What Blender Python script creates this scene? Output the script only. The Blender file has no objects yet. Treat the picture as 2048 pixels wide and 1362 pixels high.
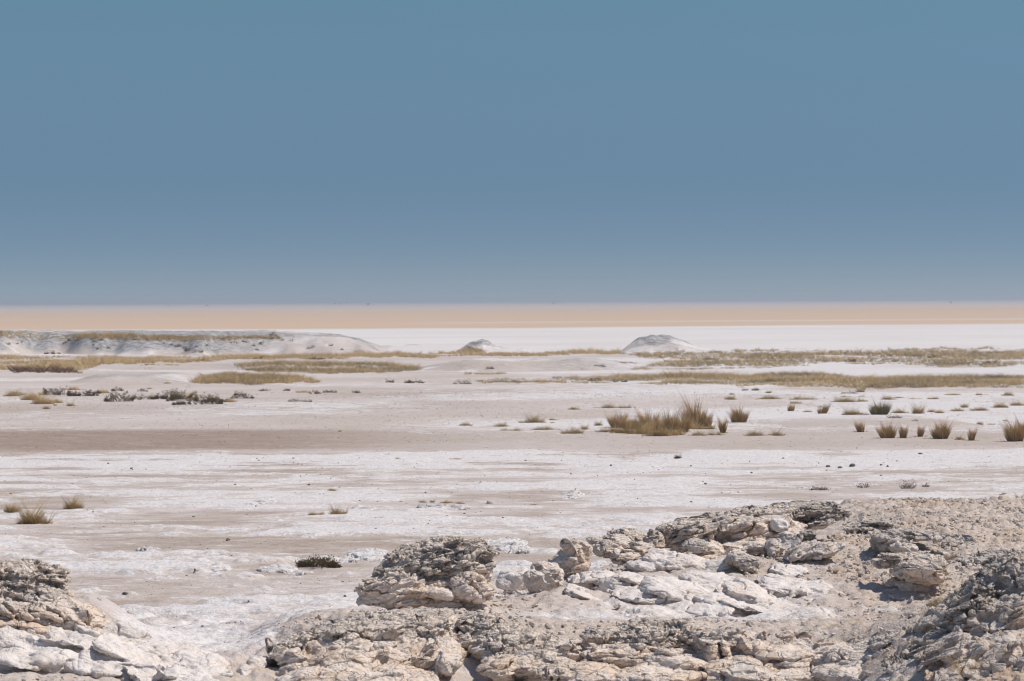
import bpy, math, random
import numpy as np
from mathutils import Matrix, Vector
R = math.radians
C = bpy.context.scene.collection
SC = bpy.context.scene

# ------------------------------------------------------------------ camera
CAMZ = 4.0
F = 2048 / 36.0 * 100.0                     # focal length in photo pixels
PITCH = math.atan((681 - 601.0) / F)
ROLL = math.atan(10.0 / 2048)
_f = np.array([0, math.cos(PITCH), -math.sin(PITCH)])
_r0 = np.array([1.0, 0, 0]); _u0 = np.array([0, math.sin(PITCH), math.cos(PITCH)])
_r = _r0 * math.cos(ROLL) - _u0 * math.sin(ROLL)
_u = _u0 * math.cos(ROLL) + _r0 * math.sin(ROLL)
cam_d = bpy.data.cameras.new('camera')
cam = bpy.data.objects.new('camera', cam_d); C.objects.link(cam)
cam.matrix_world = Matrix(((_r[0], _u[0], -_f[0], 0), (_r[1], _u[1], -_f[1], 0), (_r[2], _u[2], -_f[2], CAMZ), (0, 0, 0, 1)))
cam_d.sensor_width = 36; cam_d.lens = 100
cam_d.clip_start = 0.5; cam_d.clip_end = 60000
cam_d.dof.use_dof = True; cam_d.dof.focus_distance = 52; cam_d.dof.aperture_fstop = 7.1
SC.camera = cam

# ------------------------------------------------------------------ light
SUN_EL, SUN_AZ = R(55), R(86)               # azimuth from +Y towards +X
sd = bpy.data.lights.new('sun', 'SUN'); sd.energy = 4.0; sd.angle = R(2.0); sd.color = (1.0, 0.933, 0.845)
sun = bpy.data.objects.new('sun', sd); C.objects.link(sun)
sv = Vector((math.cos(SUN_EL) * math.sin(SUN_AZ), math.cos(SUN_EL) * math.cos(SUN_AZ), math.sin(SUN_EL)))
sun.rotation_euler = sv.to_track_quat('Z', 'Y').to_euler()
w = bpy.data.worlds.new('World'); SC.world = w; w.use_nodes = True
nt = w.node_tree; N = nt.nodes; L = nt.links
bg = N['Background']; bg.inputs['Strength'].default_value = 0.105
sky = N.new('ShaderNodeTexSky'); sky.sky_type = 'NISHITA'; sky.sun_disc = False
sky.sun_elevation = SUN_EL; sky.sun_rotation = SUN_AZ; sky.altitude = 1100
sky.air_density = 1.0; sky.dust_density = 0.6; sky.ozone_density = 2.0
tc = N.new('ShaderNodeTexCoord'); sx = N.new('ShaderNodeSeparateXYZ'); L.new(tc.outputs['Generated'], sx.inputs[0])
ramp = N.new('ShaderNodeValToRGB'); L.new(sx.outputs['Z'], ramp.inputs[0])
SKY_TINT = [(0.0, (0.4679, 0.5982, 0.9099)), (0.0062, (0.395, 0.5254, 0.8289)), (0.0123, (0.3417, 0.4704, 0.7593)), (0.0185, (0.3052, 0.4307, 0.7026)), (0.0246, (0.2825, 0.4031, 0.6565)), (0.0308, (0.2704, 0.3877, 0.6201)), (0.0369, (0.2663, 0.3805, 0.5918)), (0.0431, (0.2704, 0.3796, 0.5724)), (0.0492, (0.2776, 0.3845, 0.5586)), (0.0554, (0.2882, 0.3926, 0.5505)), (0.0615, (0.3012, 0.4031, 0.5473)), (0.0677, (0.314, 0.4161, 0.5464)), (0.0738, (0.327, 0.4299, 0.5481)), (0.08, (0.3392, 0.4429, 0.5505)), (0.0861, (0.3489, 0.4565, 0.5521)), (0.0923, (0.3586, 0.4704, 0.5529)), (0.0984, (0.3651, 0.4833, 0.5505)), (0.1046, (0.3715, 0.497, 0.5432)), (0.16, (0.4088, 0.5464, 0.5967)), (0.35, (0.86, 0.88, 0.9)), (0.7, (1, 1, 1))]
cr = ramp.color_ramp
while len(cr.elements) < len(SKY_TINT): cr.elements.new(0.5)
for e, (p, c) in zip(cr.elements, SKY_TINT): e.position = p; e.color = (*c, 1)
mx = N.new('ShaderNodeMix'); mx.data_type = 'RGBA'; mx.blend_type = 'MULTIPLY'; mx.inputs[0].default_value = 1
L.new(sky.outputs[0], mx.inputs[6]); L.new(ramp.outputs[0], mx.inputs[7]); L.new(mx.outputs[2], bg.inputs['Color'])
SC.view_settings.view_transform = 'Standard'; SC.view_settings.look = 'None'
SC.cycles.filter_width = 1.15
SC.view_settings.exposure = 0.0; SC.view_settings.gamma = 1

# ------------------------------------------------------------------ numpy helpers
rng = np.random.default_rng(7)
def sst(a, b, x):
    t = np.clip((x - a) / (b - a), 0, 1); return t * t * (3 - 2 * t)
def _h(i, j, k, s):
    n = (i.astype(np.uint32) * np.uint32(374761393)) ^ (j.astype(np.uint32) * np.uint32(668265263)) ^ (k.astype(np.uint32) * np.uint32(2246822519)) ^ np.uint32((s * 3266489917) & 0xffffffff)
    n = (n ^ (n >> np.uint32(15))) * np.uint32(2246822519); n = (n ^ (n >> np.uint32(13))) * np.uint32(3266489917)
    return n ^ (n >> np.uint32(16))
def _hf(i, j, k, s): return _h(i, j, k, s).astype(np.float32) / np.float32(4294967296.0)
def vnoise(P, seed=0):
    P = np.asarray(P, np.float32); I = np.floor(P); f = P - I; I = I.astype(np.int64) + 100000
    f = f * f * f * (f * (f * 6 - 15) + 10); out = 0
    for a in (0, 1):
        wa = f[:, 0] if a else 1 - f[:, 0]
        for b in (0, 1):
            wb = f[:, 1] if b else 1 - f[:, 1]
            for c in (0, 1):
                wc = f[:, 2] if c else 1 - f[:, 2]
                out = out + wa * wb * wc * _hf(I[:, 0] + a, I[:, 1] + b, I[:, 2] + c, seed)
    return out * 2 - 1
def fbm(P, octs=4, seed=0, gain=0.5, lac=2.03):
    P = np.asarray(P, np.float32); s = 0; a = 1; t = 0
    for o in range(octs):
        s = s + a * vnoise(P * lac ** o + 17.3 * o, seed + o); t += a; a *= gain
    return s / t
def P2(x, y, sc, z=0.0):
    return np.stack([x * sc, y * sc, np.full(x.shape, z)], 1)
def vor(P, seed=0, dims=3, jit=0.9, facet=False):
    P = np.asarray(P, np.float32); I = np.floor(P).astype(np.int64)
    n = len(P); F1 = np.full(n, 9, np.float32); F2 = np.full(n, 9, np.float32); ID = np.zeros(n, np.float32); ID2 = np.zeros(n, np.float32); FA = np.zeros(n, np.float32)
    ks = (-1, 0, 1) if dims == 3 else (0,)
    for a in (-1, 0, 1):
        for b in (-1, 0, 1):
            for c in ks:
                J0 = I[:, 0] + a; J1 = I[:, 1] + b; J2 = I[:, 2] + c
                h0 = J0 + 100000; h1 = J1 + 100000; h2 = J2 + 100000
                dx = J0 + 0.5 + jit * (_hf(h0, h1, h2, seed) - 0.5) - P[:, 0]
                dy = J1 + 0.5 + jit * (_hf(h0, h1, h2, seed + 1) - 0.5) - P[:, 1]
                d = dx * dx + dy * dy
                if dims == 3:
                    dz = J2 + 0.5 + jit * (_hf(h0, h1, h2, seed + 2) - 0.5) - P[:, 2]; d = d + dz * dz
                d = np.sqrt(d).astype(np.float32)
                near = d < F1
                F2 = np.where(near, F1, np.minimum(F2, d))
                ID = np.where(near, _hf(h0, h1, h2, seed + 5), ID); ID2 = np.where(near, _hf(h0, h1, h2, seed + 6), ID2)
                F1 = np.where(near, d, F1)
                if facet and near.any():
                    gx = _hf(h0, h1, h2, seed + 8) - .5; gy = _hf(h0, h1, h2, seed + 9) - .5; gz = (_hf(h0, h1, h2, seed + 10) - .5) if dims == 3 else 0
                    FA = np.where(near, -(dx * gx + dy * gy + (dz * gz if dims == 3 else 0)), FA)
    return (F1, F2, ID, ID2, FA) if facet else (F1, F2, ID, ID2)

# ------------------------------------------------------------------ pixel <-> world (authoring only)
def ray(px, py):
    px = np.atleast_1d(np.asarray(px, float)); py = np.atleast_1d(np.asarray(py, float))
    return _f[None] + ((px - 1024) / F)[:, None] * _r[None] - ((py - 681) / F)[:, None] * _u[None]
CAM0 = np.array([0, 0, CAMZ])
def atY(px, py, Y):
    d = ray(px, py)[0]; return CAM0 + d * (Y / d[1])
def at(px, py, z=0.0):
    d = ray(px, py)[0]; return CAM0 + d * ((z - CAMZ) / d[2])
def proj(x, y, z):
    P = np.stack([x, y, z - CAMZ], -1); d = P @ _f; d = np.where(d < 1, 1, d)
    return 1024 + F * (P @ _r) / d, 681 - F * (P @ _u) / d

# ------------------------------------------------------------------ mesh helpers
def mesh_np(name, co, quads=None, tris=None, attrs=None, mat=None, smooth=True):
    me = bpy.data.meshes.new(name)
    me.vertices.add(len(co)); me.vertices.foreach_set('co', np.asarray(co, np.float32).ravel())
    nq = 0 if quads is None else len(quads); ntr = 0 if tris is None else len(tris)
    lv = []; tot = []
    if nq: lv.append(np.asarray(quads).ravel()); tot.append(np.full(nq, 4))
    if ntr: lv.append(np.asarray(tris).ravel()); tot.append(np.full(ntr, 3))
    lv = np.concatenate(lv).astype(np.int32); tot = np.concatenate(tot).astype(np.int32)
    me.loops.add(len(lv)); me.loops.foreach_set('vertex_index', lv)
    me.polygons.add(len(tot)); me.polygons.foreach_set('loop_start', np.concatenate([[0], np.cumsum(tot)[:-1]]).astype(np.int32))
    me.polygons.foreach_set('loop_total', tot)
    me.polygons.foreach_set('use_smooth', np.full(len(tot), smooth))
    for k, v in (attrs or {}).items():
        a = me.attributes.new(k, 'FLOAT', 'POINT'); a.data.foreach_set('value', np.asarray(v, np.float32))
    me.update(calc_edges=True)
    if mat: me.materials.append(mat)
    return me
def link(name, me, parent=None, loc=None):
    o = bpy.data.objects.new(name, me); C.objects.link(o)
    if parent: o.parent = parent
    if loc is not None: o.location = loc
    return o
def tag(o, label=None, cat=None, group=None, kind=None):
    if label: o['label'] = label
    if cat: o['category'] = cat
    if group: o['group'] = group
    if kind: o['kind'] = kind
    return o
def grid_quads(nr, nc):
    i = np.arange(nr * nc).reshape(nr, nc)
    return np.stack([i[:-1, :-1].ravel(), i[:-1, 1:].ravel(), i[1:, 1:].ravel(), i[1:, :-1].ravel()], 1)

# ------------------------------------------------------------------ materials
def newmat(name):
    m = bpy.data.materials.new(name); m.use_nodes = True
    return m, m.node_tree.nodes, m.node_tree.links, m.node_tree.nodes['Principled BSDF']
class NB:
    """tiny node-building helper"""
    def __init__(s, N, L): s.N, s.L = N, L
    def val(s, sock, v):
        if hasattr(v, 'is_output'): s.L.new(v, sock)
        elif v is not None: sock.default_value = v
    def noise(s, co, scale, det=4, rough=0.55, dist=0.0):
        n = s.N.new('ShaderNodeTexNoise'); n.inputs['Scale'].default_value = scale; n.inputs['Detail'].default_value = det
        n.inputs['Roughness'].default_value = rough; n.inputs['Distortion'].default_value = dist; s.L.new(co, n.inputs['Vector']); return n.outputs['Fac']
    def vor(s, co, scale, feat='F1'):
        n = s.N.new('ShaderNodeTexVoronoi'); n.feature = feat; n.inputs['Scale'].default_value = scale; s.L.new(co, n.inputs['Vector']); return n
    def math(s, op, a, b=0.0, clamp=False):
        n = s.N.new('ShaderNodeMath'); n.operation = op; n.use_clamp = clamp; s.val(n.inputs[0], a); s.val(n.inputs[1], b); return n.outputs[0]
    def mr(s, v, a, b, c=0.0, d=1.0):
        n = s.N.new('ShaderNodeMapRange'); n.interpolation_type = 'SMOOTHSTEP'
        s.val(n.inputs[0], v)
        for i, q in zip((1, 2, 3, 4), (a, b, c, d)): n.inputs[i].default_value = q
        return n.outputs[0]
    def mix(s, f, a, b):
        n = s.N.new('ShaderNodeMix'); n.data_type = 'RGBA'
        s.val(n.inputs[0], f)
        for sock, v in ((n.inputs[6], a), (n.inputs[7], b)):
            if hasattr(v, 'is_output'): s.L.new(v, sock)
            else: sock.default_value = (*v, 1)
        return n.outputs[2]
    def attr(s, name):
        n = s.N.new('ShaderNodeAttribute'); n.attribute_name = name; return n.outputs['Fac']
    def mapping(s, co, sc):
        n = s.N.new('ShaderNodeMapping'); n.inputs['Scale'].default_value = sc; s.L.new(co, n.inputs[0]); return n.outputs[0]
    def bump(s, h, strength, dist, prev=None):
        n = s.N.new('ShaderNodeBump'); n.inputs['Strength'].default_value = strength; n.inputs['Distance'].default_value = dist
        s.L.new(h, n.inputs['Height'])
        if prev: s.L.new(prev, n.inputs['Normal'])
        return n.outputs[0]

def ground_material():
    m, N, L, b = newmat('salt_pan_ground'); n = NB(N, L)
    co = N.new('ShaderNodeNewGeometry').outputs['Position']
    crust, brown, orange, pan, rub = (n.attr(k) for k in ('crust', 'brown', 'orange', 'pan', 'rubble')); grey = n.attr('grey')
    n5 = n.noise(n.mapping(co, (0.7, 1.3, 1)), 2.6, 6, 0.68, 0.4); n6 = n.noise(co, 17.0, 4, 0.7); n1 = n.noise(co, 0.9, 6, 0.62); n2 = n.noise(co, 7.0, 5, 0.6); n3 = n.noise(co, 45.0, 3, 0.6); n0 = n.noise(co, 0.12, 4, 0.55)
    soil = n.mix(n.mr(n2, 0.3, 0.7), (0.49, 0.405, 0.345), (0.57, 0.495, 0.44))
    soil = n.mix(n.mr(n0, 0.35, 0.65), soil, (0.60, 0.525, 0.487))
    soil = n.mix(n.math('MULTIPLY', brown, n.mr(n1, 0.2, 0.55, 0.6, 1.0)), soil, n.mix(n.math('ADD', n.math('MULTIPLY', n5, .5), n.math('MULTIPLY', n.mr(n2, .3, .7), .5)), (0.275, 0.20, 0.155), (0.40, 0.31, 0.255)))
    # fine dark grit
    g = n.math('MULTIPLY', n.mr(n3, 0.60, 0.70), n.mr(n2, 0.42, 0.6))
    soil = n.mix(n.math('MULTIPLY', n.mr(n5, 0.5, 0.68), 0.45), soil, (0.42, 0.335, 0.275))
    soil = n.mix(n.math('MULTIPLY', g, 0.6), soil, (0.22, 0.17, 0.145))
    c = n.math('ADD', crust, n.math('MULTIPLY', n.math('SUBTRACT', n1, 0.5), 1.1)); c = n.math('ADD', c, n.math('MULTIPLY', n.math('SUBTRACT', n5, 0.5), 1.3)); c = n.math('ADD', c, n.math('MULTIPLY', n.math('SUBTRACT', n2, 0.5), 0.8))
    cm = n.mr(c, 0.36, 0.70)
    white = n.mix(n.mr(n6, 0.34, 0.66), (0.60, 0.55, 0.525), (0.79, 0.75, 0.735))
    white = n.mix(n.math('MULTIPLY', n.math('MULTIPLY', n.mr(n3, 0.60, 0.68), n.mr(n5, 0.40, 0.58)), 0.45), white, (0.30, 0.25, 0.22))
    col = n.mix(cm, soil, white)
    panc = n.mix(n.mr(n.noise(co, 0.03, 4, 0.6), 0.35, 0.7), (0.72, 0.675, 0.645), (0.655, 0.60, 0.57))
    col = n.mix(pan, col, panc)
    oc = n.mix(n.noise(n.mapping(co, (0.002, 0.010, 1)), 1.0, 4), (0.57, 0.405, 0.275), (0.63, 0.465, 0.335))
    oc = n.mix(brown, oc, (0.61, 0.52, 0.475)); col = n.mix(orange, col, oc)
    rc = n.mix(n.mr(n2, 0.35, 0.65), (0.49, 0.40, 0.335), (0.62, 0.53, 0.46)); rc = n.mix(n.math('MULTIPLY', n.mr(n1, 0.48, 0.66), 0.75), rc, (0.53, 0.39, 0.28)); rc = n.mix(n.math('MULTIPLY', n.mr(n6, 0.56, 0.68), 0.5), rc, (0.33, 0.26, 0.21))
    col = n.mix(rub, col, rc)
    gc = n.mix(n.mr(n.noise(co, 2.2, 6, 0.75), 0.38, 0.62), (0.19, 0.185, 0.185), (0.48, 0.46, 0.45))
    col = n.mix(grey, col, gc)
    L.new(col, b.inputs['Base Color']); b.inputs['Roughness'].default_value = 0.95; b.inputs['Specular IOR Level'].default_value = 0.15
    h = n.math('ADD', n.math('ADD', n2, n6), n.math('MULTIPLY', n3, 0.4))
    L.new(n.bump(h, 0.6, 0.05), b.inputs['Normal'])
    return m
def rock_material(name, pale, warm, grey, dark_amt, warm_amt=0.5, web=0.95):
    m, N, L, b = newmat(name); n = NB(N, L)
    co = N.new('ShaderNodeNewGeometry').outputs['Position']
    cap = n.attr('cap'); idr = n.attr('block')
    n1 = n.noise(co, 2.6, 5, 0.6); n2 = n.noise(n.mapping(co, (.7, .7, 1.5)), 14.0, 5, 0.66); n3 = n.noise(co, 70.0, 3, 0.6); n4 = n.noise(n.mapping(co, (5, 5, 16)), 1.0, 4, 0.6)
    base = n.mix(n.math('MULTIPLY', n.mr(n1, 0.40, 0.66), warm_amt), pale, warm)
    base = n.mix(n.math('MULTIPLY', n.mr(n4, 0.50, 0.70), 0.55 * warm_amt), base, (0.46, 0.31, 0.19))
    top = n.mix(n.mr(n2, 0.36, 0.64), grey, pale)
    base = n.mix(n.math('MULTIPLY', cap, 0.85), base, top)
    base = n.mix(n.math('MULTIPLY', idr, 0.22), base, (0.40, 0.34, 0.29))
    lich = n.math('MULTIPLY', n.math('MULTIPLY', n.mr(n2, 0.47, 0.58), n.mr(n1, 0.38, 0.55)), n.math('MULTIPLY', cap, dark_amt))
    base = n.mix(lich, base, (0.085, 0.08, 0.078))
    base = n.mix(n.math('MULTIPLY', n.mr(n3, 0.62, 0.74), 0.28), base, (0.24, 0.19, 0.16))
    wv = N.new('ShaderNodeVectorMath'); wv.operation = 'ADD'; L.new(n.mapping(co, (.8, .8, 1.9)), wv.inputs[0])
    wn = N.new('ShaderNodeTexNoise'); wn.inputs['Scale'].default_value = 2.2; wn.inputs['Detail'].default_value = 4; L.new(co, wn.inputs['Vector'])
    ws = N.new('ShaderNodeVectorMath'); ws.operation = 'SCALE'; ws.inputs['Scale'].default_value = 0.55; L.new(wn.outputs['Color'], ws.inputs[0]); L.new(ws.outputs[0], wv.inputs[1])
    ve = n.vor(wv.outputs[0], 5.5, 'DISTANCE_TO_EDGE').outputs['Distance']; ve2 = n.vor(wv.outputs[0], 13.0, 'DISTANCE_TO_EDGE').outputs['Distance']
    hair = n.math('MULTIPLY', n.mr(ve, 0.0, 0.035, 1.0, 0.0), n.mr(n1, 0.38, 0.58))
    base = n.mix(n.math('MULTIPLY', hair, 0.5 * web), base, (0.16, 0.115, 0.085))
    L.new(base, b.inputs['Base Color']); b.inputs['Roughness'].default_value = 0.92; b.inputs['Specular IOR Level'].default_value = 0.2
    h = n.math('ADD', n2, n.math('MULTIPLY', n3, 0.5))
    nb = n.bump(n.math('ADD', n.math('MULTIPLY', n.mr(ve, 0.0, 0.06), n.mr(n1, 0.38, 0.58, 0.2, 1.0)), n.math('MULTIPLY', n.mr(ve2, 0.0, 0.09), n.math('ADD', n.math('MULTIPLY', cap, 0.5), 0.08))), 0.6 * web, 0.05)
    L.new(n.bump(h, 0.5, 0.03, nb), b.inputs['Normal'])
    return m
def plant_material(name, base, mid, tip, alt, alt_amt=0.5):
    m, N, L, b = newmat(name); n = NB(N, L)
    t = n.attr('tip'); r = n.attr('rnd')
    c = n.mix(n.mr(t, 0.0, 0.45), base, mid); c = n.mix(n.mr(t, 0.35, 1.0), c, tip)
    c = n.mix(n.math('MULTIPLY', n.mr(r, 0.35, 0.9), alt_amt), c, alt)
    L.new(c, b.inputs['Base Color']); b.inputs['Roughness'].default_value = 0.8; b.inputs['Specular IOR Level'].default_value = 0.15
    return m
M_GROUND = ground_material()
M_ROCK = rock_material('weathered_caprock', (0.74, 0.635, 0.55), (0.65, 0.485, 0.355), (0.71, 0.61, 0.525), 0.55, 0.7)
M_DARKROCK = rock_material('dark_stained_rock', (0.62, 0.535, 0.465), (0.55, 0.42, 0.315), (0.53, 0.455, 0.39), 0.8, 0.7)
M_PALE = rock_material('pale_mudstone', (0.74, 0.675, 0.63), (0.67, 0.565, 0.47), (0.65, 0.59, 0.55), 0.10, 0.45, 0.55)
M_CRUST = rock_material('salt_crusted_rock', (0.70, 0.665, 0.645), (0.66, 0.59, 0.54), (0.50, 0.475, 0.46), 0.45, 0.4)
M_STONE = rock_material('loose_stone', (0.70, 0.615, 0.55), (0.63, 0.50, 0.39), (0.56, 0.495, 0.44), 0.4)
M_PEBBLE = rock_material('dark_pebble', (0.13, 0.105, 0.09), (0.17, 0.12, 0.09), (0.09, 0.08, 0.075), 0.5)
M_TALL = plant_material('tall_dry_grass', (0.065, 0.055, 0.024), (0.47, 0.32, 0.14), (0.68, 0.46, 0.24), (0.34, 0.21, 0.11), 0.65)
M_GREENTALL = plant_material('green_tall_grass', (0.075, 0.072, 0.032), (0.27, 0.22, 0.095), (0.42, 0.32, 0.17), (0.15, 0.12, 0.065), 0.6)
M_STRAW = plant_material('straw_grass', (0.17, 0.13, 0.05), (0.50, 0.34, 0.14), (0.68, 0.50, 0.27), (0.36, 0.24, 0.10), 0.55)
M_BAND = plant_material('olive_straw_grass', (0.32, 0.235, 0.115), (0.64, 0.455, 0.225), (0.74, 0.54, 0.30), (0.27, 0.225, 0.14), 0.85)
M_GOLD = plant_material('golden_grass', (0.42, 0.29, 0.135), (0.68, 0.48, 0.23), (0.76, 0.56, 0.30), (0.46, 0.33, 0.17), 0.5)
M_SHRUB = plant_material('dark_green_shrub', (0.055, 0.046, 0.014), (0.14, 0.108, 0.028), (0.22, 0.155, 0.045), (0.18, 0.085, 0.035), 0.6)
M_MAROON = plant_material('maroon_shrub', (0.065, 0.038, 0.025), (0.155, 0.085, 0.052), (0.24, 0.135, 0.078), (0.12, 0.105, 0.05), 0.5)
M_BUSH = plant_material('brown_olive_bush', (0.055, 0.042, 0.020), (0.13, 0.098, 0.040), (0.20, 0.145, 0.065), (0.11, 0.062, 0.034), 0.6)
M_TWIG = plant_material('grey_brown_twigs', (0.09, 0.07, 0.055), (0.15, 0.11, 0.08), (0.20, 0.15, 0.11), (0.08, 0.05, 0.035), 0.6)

# ------------------------------------------------------------------ ground
def crust_field(x, y):
    a = fbm(P2(x * .55, y * 1.25, 0.62), 5, 11, .58); b = fbm(P2(x * .8, y * 1.3, 2.6), 3, 21)
    return a + 0.35 * b
def G(x, y):
    """ground height"""
    near = 1 - sst(75, 105, y); c = sst(-0.02, 0.38, crust_field(x, y))
    h = near * (0.055 * c + 0.060 * sst(.15, .6, c) * np.abs(fbm(P2(x, y, 1.7), 4, 31)) + 0.020 * fbm(P2(x, y, 4.5), 4, 41, .6))
    h = h * (0.45 + 0.9 * (1 - sst(36, 60, y)))
    h = h + (1 - near) * 0.10 * np.maximum(0, fbm(P2(x, y, 0.06), 3, 51)) * (1 - sst(220, 260, y))
    return h
def ground_attrs(x, y):
    px, py = proj(x, y, np.zeros_like(x)); py = py - (px - 1024) * (-10 / 2048)
    wob = 6 * fbm(P2(x, y, 0.25), 3, 61) + 10 * fbm(P2(x, y, 0.035), 2, 62)
    cf = crust_field(x, y)
    yy = py + 0.5 * wob
    inzone = sst(897, 908, yy)
    left = 1 - sst(500, 1500, px)
    crust = np.clip(0.43 + 0.9 * cf, 0, 1) * inzone
    bright = np.exp(-((yy - 918) / 16) ** 2)                              # the bright edge strip
    crust = np.clip(crust + 0.45 * bright * inzone + 0.10 * (1 - left) * inzone, 0, 1)
    mid = sst(700, 720, yy) * (1 - sst(895, 905, yy))
    crust += mid * np.clip(0.32 + 0.62 * fbm(P2(x, y, 0.12), 3, 71) + 0.28 * sst(900, 1500, px) * (1 - sst(855, 880, yy)), 0, 0.85) * (1 - 0.8 * np.exp(-((yy - 880) / 18) ** 2))
    brown = sst(852, 862, yy) * (1 - sst(893, 905, yy)) * (1 - 0.82 * sst(420, 1050, px))
    brown = np.maximum(brown, 0.40 * np.exp(-((yy - 787) / 10) ** 2) * sst(500, 800, px) * (1 - sst(1150, 1400, px)))
    brown = np.maximum(brown, 0.32 * np.exp(-((yy - 815) / 12) ** 2) * (1 - sst(850, 1150, px)))
    brown = np.maximum(brown, inzone * sst(0.05, 0.5, -cf) * (0.38 + 0.25 * left))
    d = np.maximum(y, 1)
    pan = sst(205, 225, y)
    py0 = py - 602
    wb = 4.5 * fbm(P2(x, y * .6, 0.011), 5, 81, .62) + 2.0 * sst(900, 300, px)
    orange = 1 - sst(49.5, 53.5, py0 - wb)
    stripe = np.exp(-((py0 - 42 + (px - 1400) / 500) / 1.6) ** 2) * sst(650, 1000, px) * 0.42
    far = 1 - sst(3, 24, py0 + 2.5 * fbm(P2(x, y, 0.0012), 3, 85)); brown = np.where(y > 420, far, brown)
    orange = orange * (1 - stripe)
    return dict(crust=crust, brown=np.clip(brown, 0, 1), orange=orange, pan=pan, rubble=np.zeros_like(x))
def build_ground():
    ys = [-80, -30, 0, 14, 20]; y = 24.0
    while y < 300: ys.append(y); y *= 1.0021
    while y < 9500: ys.append(y); y *= 1.012
    ys.append(9500.0); ys = np.array(ys)
    u = np.concatenate([[-1.0, -0.7, -0.45, -0.32], np.linspace(-0.25, 0.25, 720), [0.32, 0.45, 0.7, 1.0]])
    U, Y = np.meshgrid(u, ys); X = U * (np.maximum(Y, 0) + 6) ; X = np.where(Y < 20, U * 60, X)
    x = X.ravel(); y = Y.ravel()
    at_ = ground_attrs(x, y)
    z = G(x, y); z = np.where(np.abs(U.ravel()) > 0.26, 0, z)
    me = mesh_np('ground', np.stack([x, y, z], 1), quads=grid_quads(len(ys), len(u)), attrs=at_, mat=M_GROUND)
    tag(link('ground', me), 'pale salt pan with white crust and brown streaks', kind='structure')
build_ground()

# ------------------------------------------------------------------ hills, low rises (heightfield patches)
PATCHES = []      # (xmin,xmax,ymin,ymax,fn)
def patch(name, label, x0, x1, y0, y1, fn, sx, sy, attr):
    xs = np.arange(x0, x1, sx); ys = np.arange(y0, y1, sy); X, Y = np.meshgrid(xs, ys); x = X.ravel(); y = Y.ravel()
    z = fn(x, y); a = dict(crust=np.zeros_like(x), brown=np.zeros_like(x), orange=np.zeros_like(x), pan=np.zeros_like(x), rubble=np.zeros_like(x), grey=np.zeros_like(x))
    a.update(attr(x, y, z))
    tag(link(name, mesh_np(name, np.stack([x, y, z], 1), quads=grid_quads(len(ys), len(xs)), attrs=a, mat=M_GROUND)), label, kind='structure')
    PATCHES.append((x0, x1, y0, y1, fn))
def X_(px, Y): return atY(px, 700, Y)[0]
def bank_fn(x, y):
    px = 1024 + x / y * F
    H = np.interp(px, [-400, 0, 200, 400, 540, 600, 680, 720, 760, 790], [1.72, 1.72, 1.62, 1.55, 1.55, 1.42, 1.22, 0.85, 0.22, -0.1])
    yb = 217.5 + 4.4 * vnoise(np.stack([x / 4.4 + .25 * (y - 216) / 8, y * 0 + 3.3, y * 0], 1), 5) + 1.8 * vnoise(np.stack([x / 1.4, y * 0 + 1.3, y / 9], 1), 6)
    t = np.clip((y - yb) / 6.0, 0, 1); rise = np.where(t < 0.3, t * t / 0.6 / 0.85, (t - 0.15) / 0.85)
    back = 1 - sst(242, 256, y)
    return H * rise * back + 0.22 * rise * fbm(P2(x, y, 0.55), 5, 8, .6) - 0.06
patch('hill', 'long low pale bank with grassy crest on the left', X_(-300, 205), X_(800, 205), 205, 258, bank_fn, 0.13, 0.28,
      lambda x, y, z: dict(crust=np.clip(0.25 + 0.6 * fbm(P2(x, y, 0.25), 3, 9), 0, 1), grey=0.95 * sst(0.15, 0.6, z + .5 * fbm(P2(x, y, 0.35), 4, 10)) * sst(-.5, 0.0, fbm(P2(x, y, 0.16), 3, 13))))
def cone_fn(x, y):
    px = 1024 + x / y * F; cy = 223.0; H = np.interp(px, [890, 912, 935, 950, 965, 985, 1000, 1030, 1045, 1062, 1085], [0, .12, .62, .85, 1.10, .62, .45, .22, .26, .10, 0])
    return H * np.exp(-((y - cy) / 3.4) ** 2) * (1 + 0.35 * fbm(P2(x, y, 1.2), 5, 12, .6)) - 0.06
patch('hill', 'small pointed mound of pale stony earth on the pan', X_(880, 223), X_(1100, 223), 213, 233, cone_fn, 0.08, 0.12,
      lambda x, y, z: dict(crust=np.clip(0.5 + 0.5 * fbm(P2(x, y, 0.5), 3, 9), 0, 1), pan=0.5 * sst(0.5, 0, z), grey=0.8 * sst(0.35, 0.75, z + .5 * fbm(P2(x, y, .8), 3, 10))))
def dome_fn(x, y):
    px = 1024 + x / y * F; cy = 224.0; H = np.interp(px, [1210, 1244, 1258, 1278, 1300, 1340, 1364, 1392, 1426, 1460], [0, .10, .55, 1.05, 1.20, 1.18, .85, .40, .10, 0])
    return H * np.exp(-(np.abs(y - cy) / 4.6) ** 2.6) * (1 + 0.20 * fbm(P2(x, y, 1.0), 5, 14, .6)) - 0.06
patch('hill', 'smooth flat topped pale mound on the pan', X_(1190, 224), X_(1500, 224), 213, 236, dome_fn, 0.09, 0.12,
      lambda x, y, z: dict(crust=np.clip(0.55 + 0.5 * fbm(P2(x, y, 0.5), 3, 9), 0, 1), grey=0.9 * sst(0.35, 0.85, z + .5 * fbm(P2(x, y, .7), 4, 10))))
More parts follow.
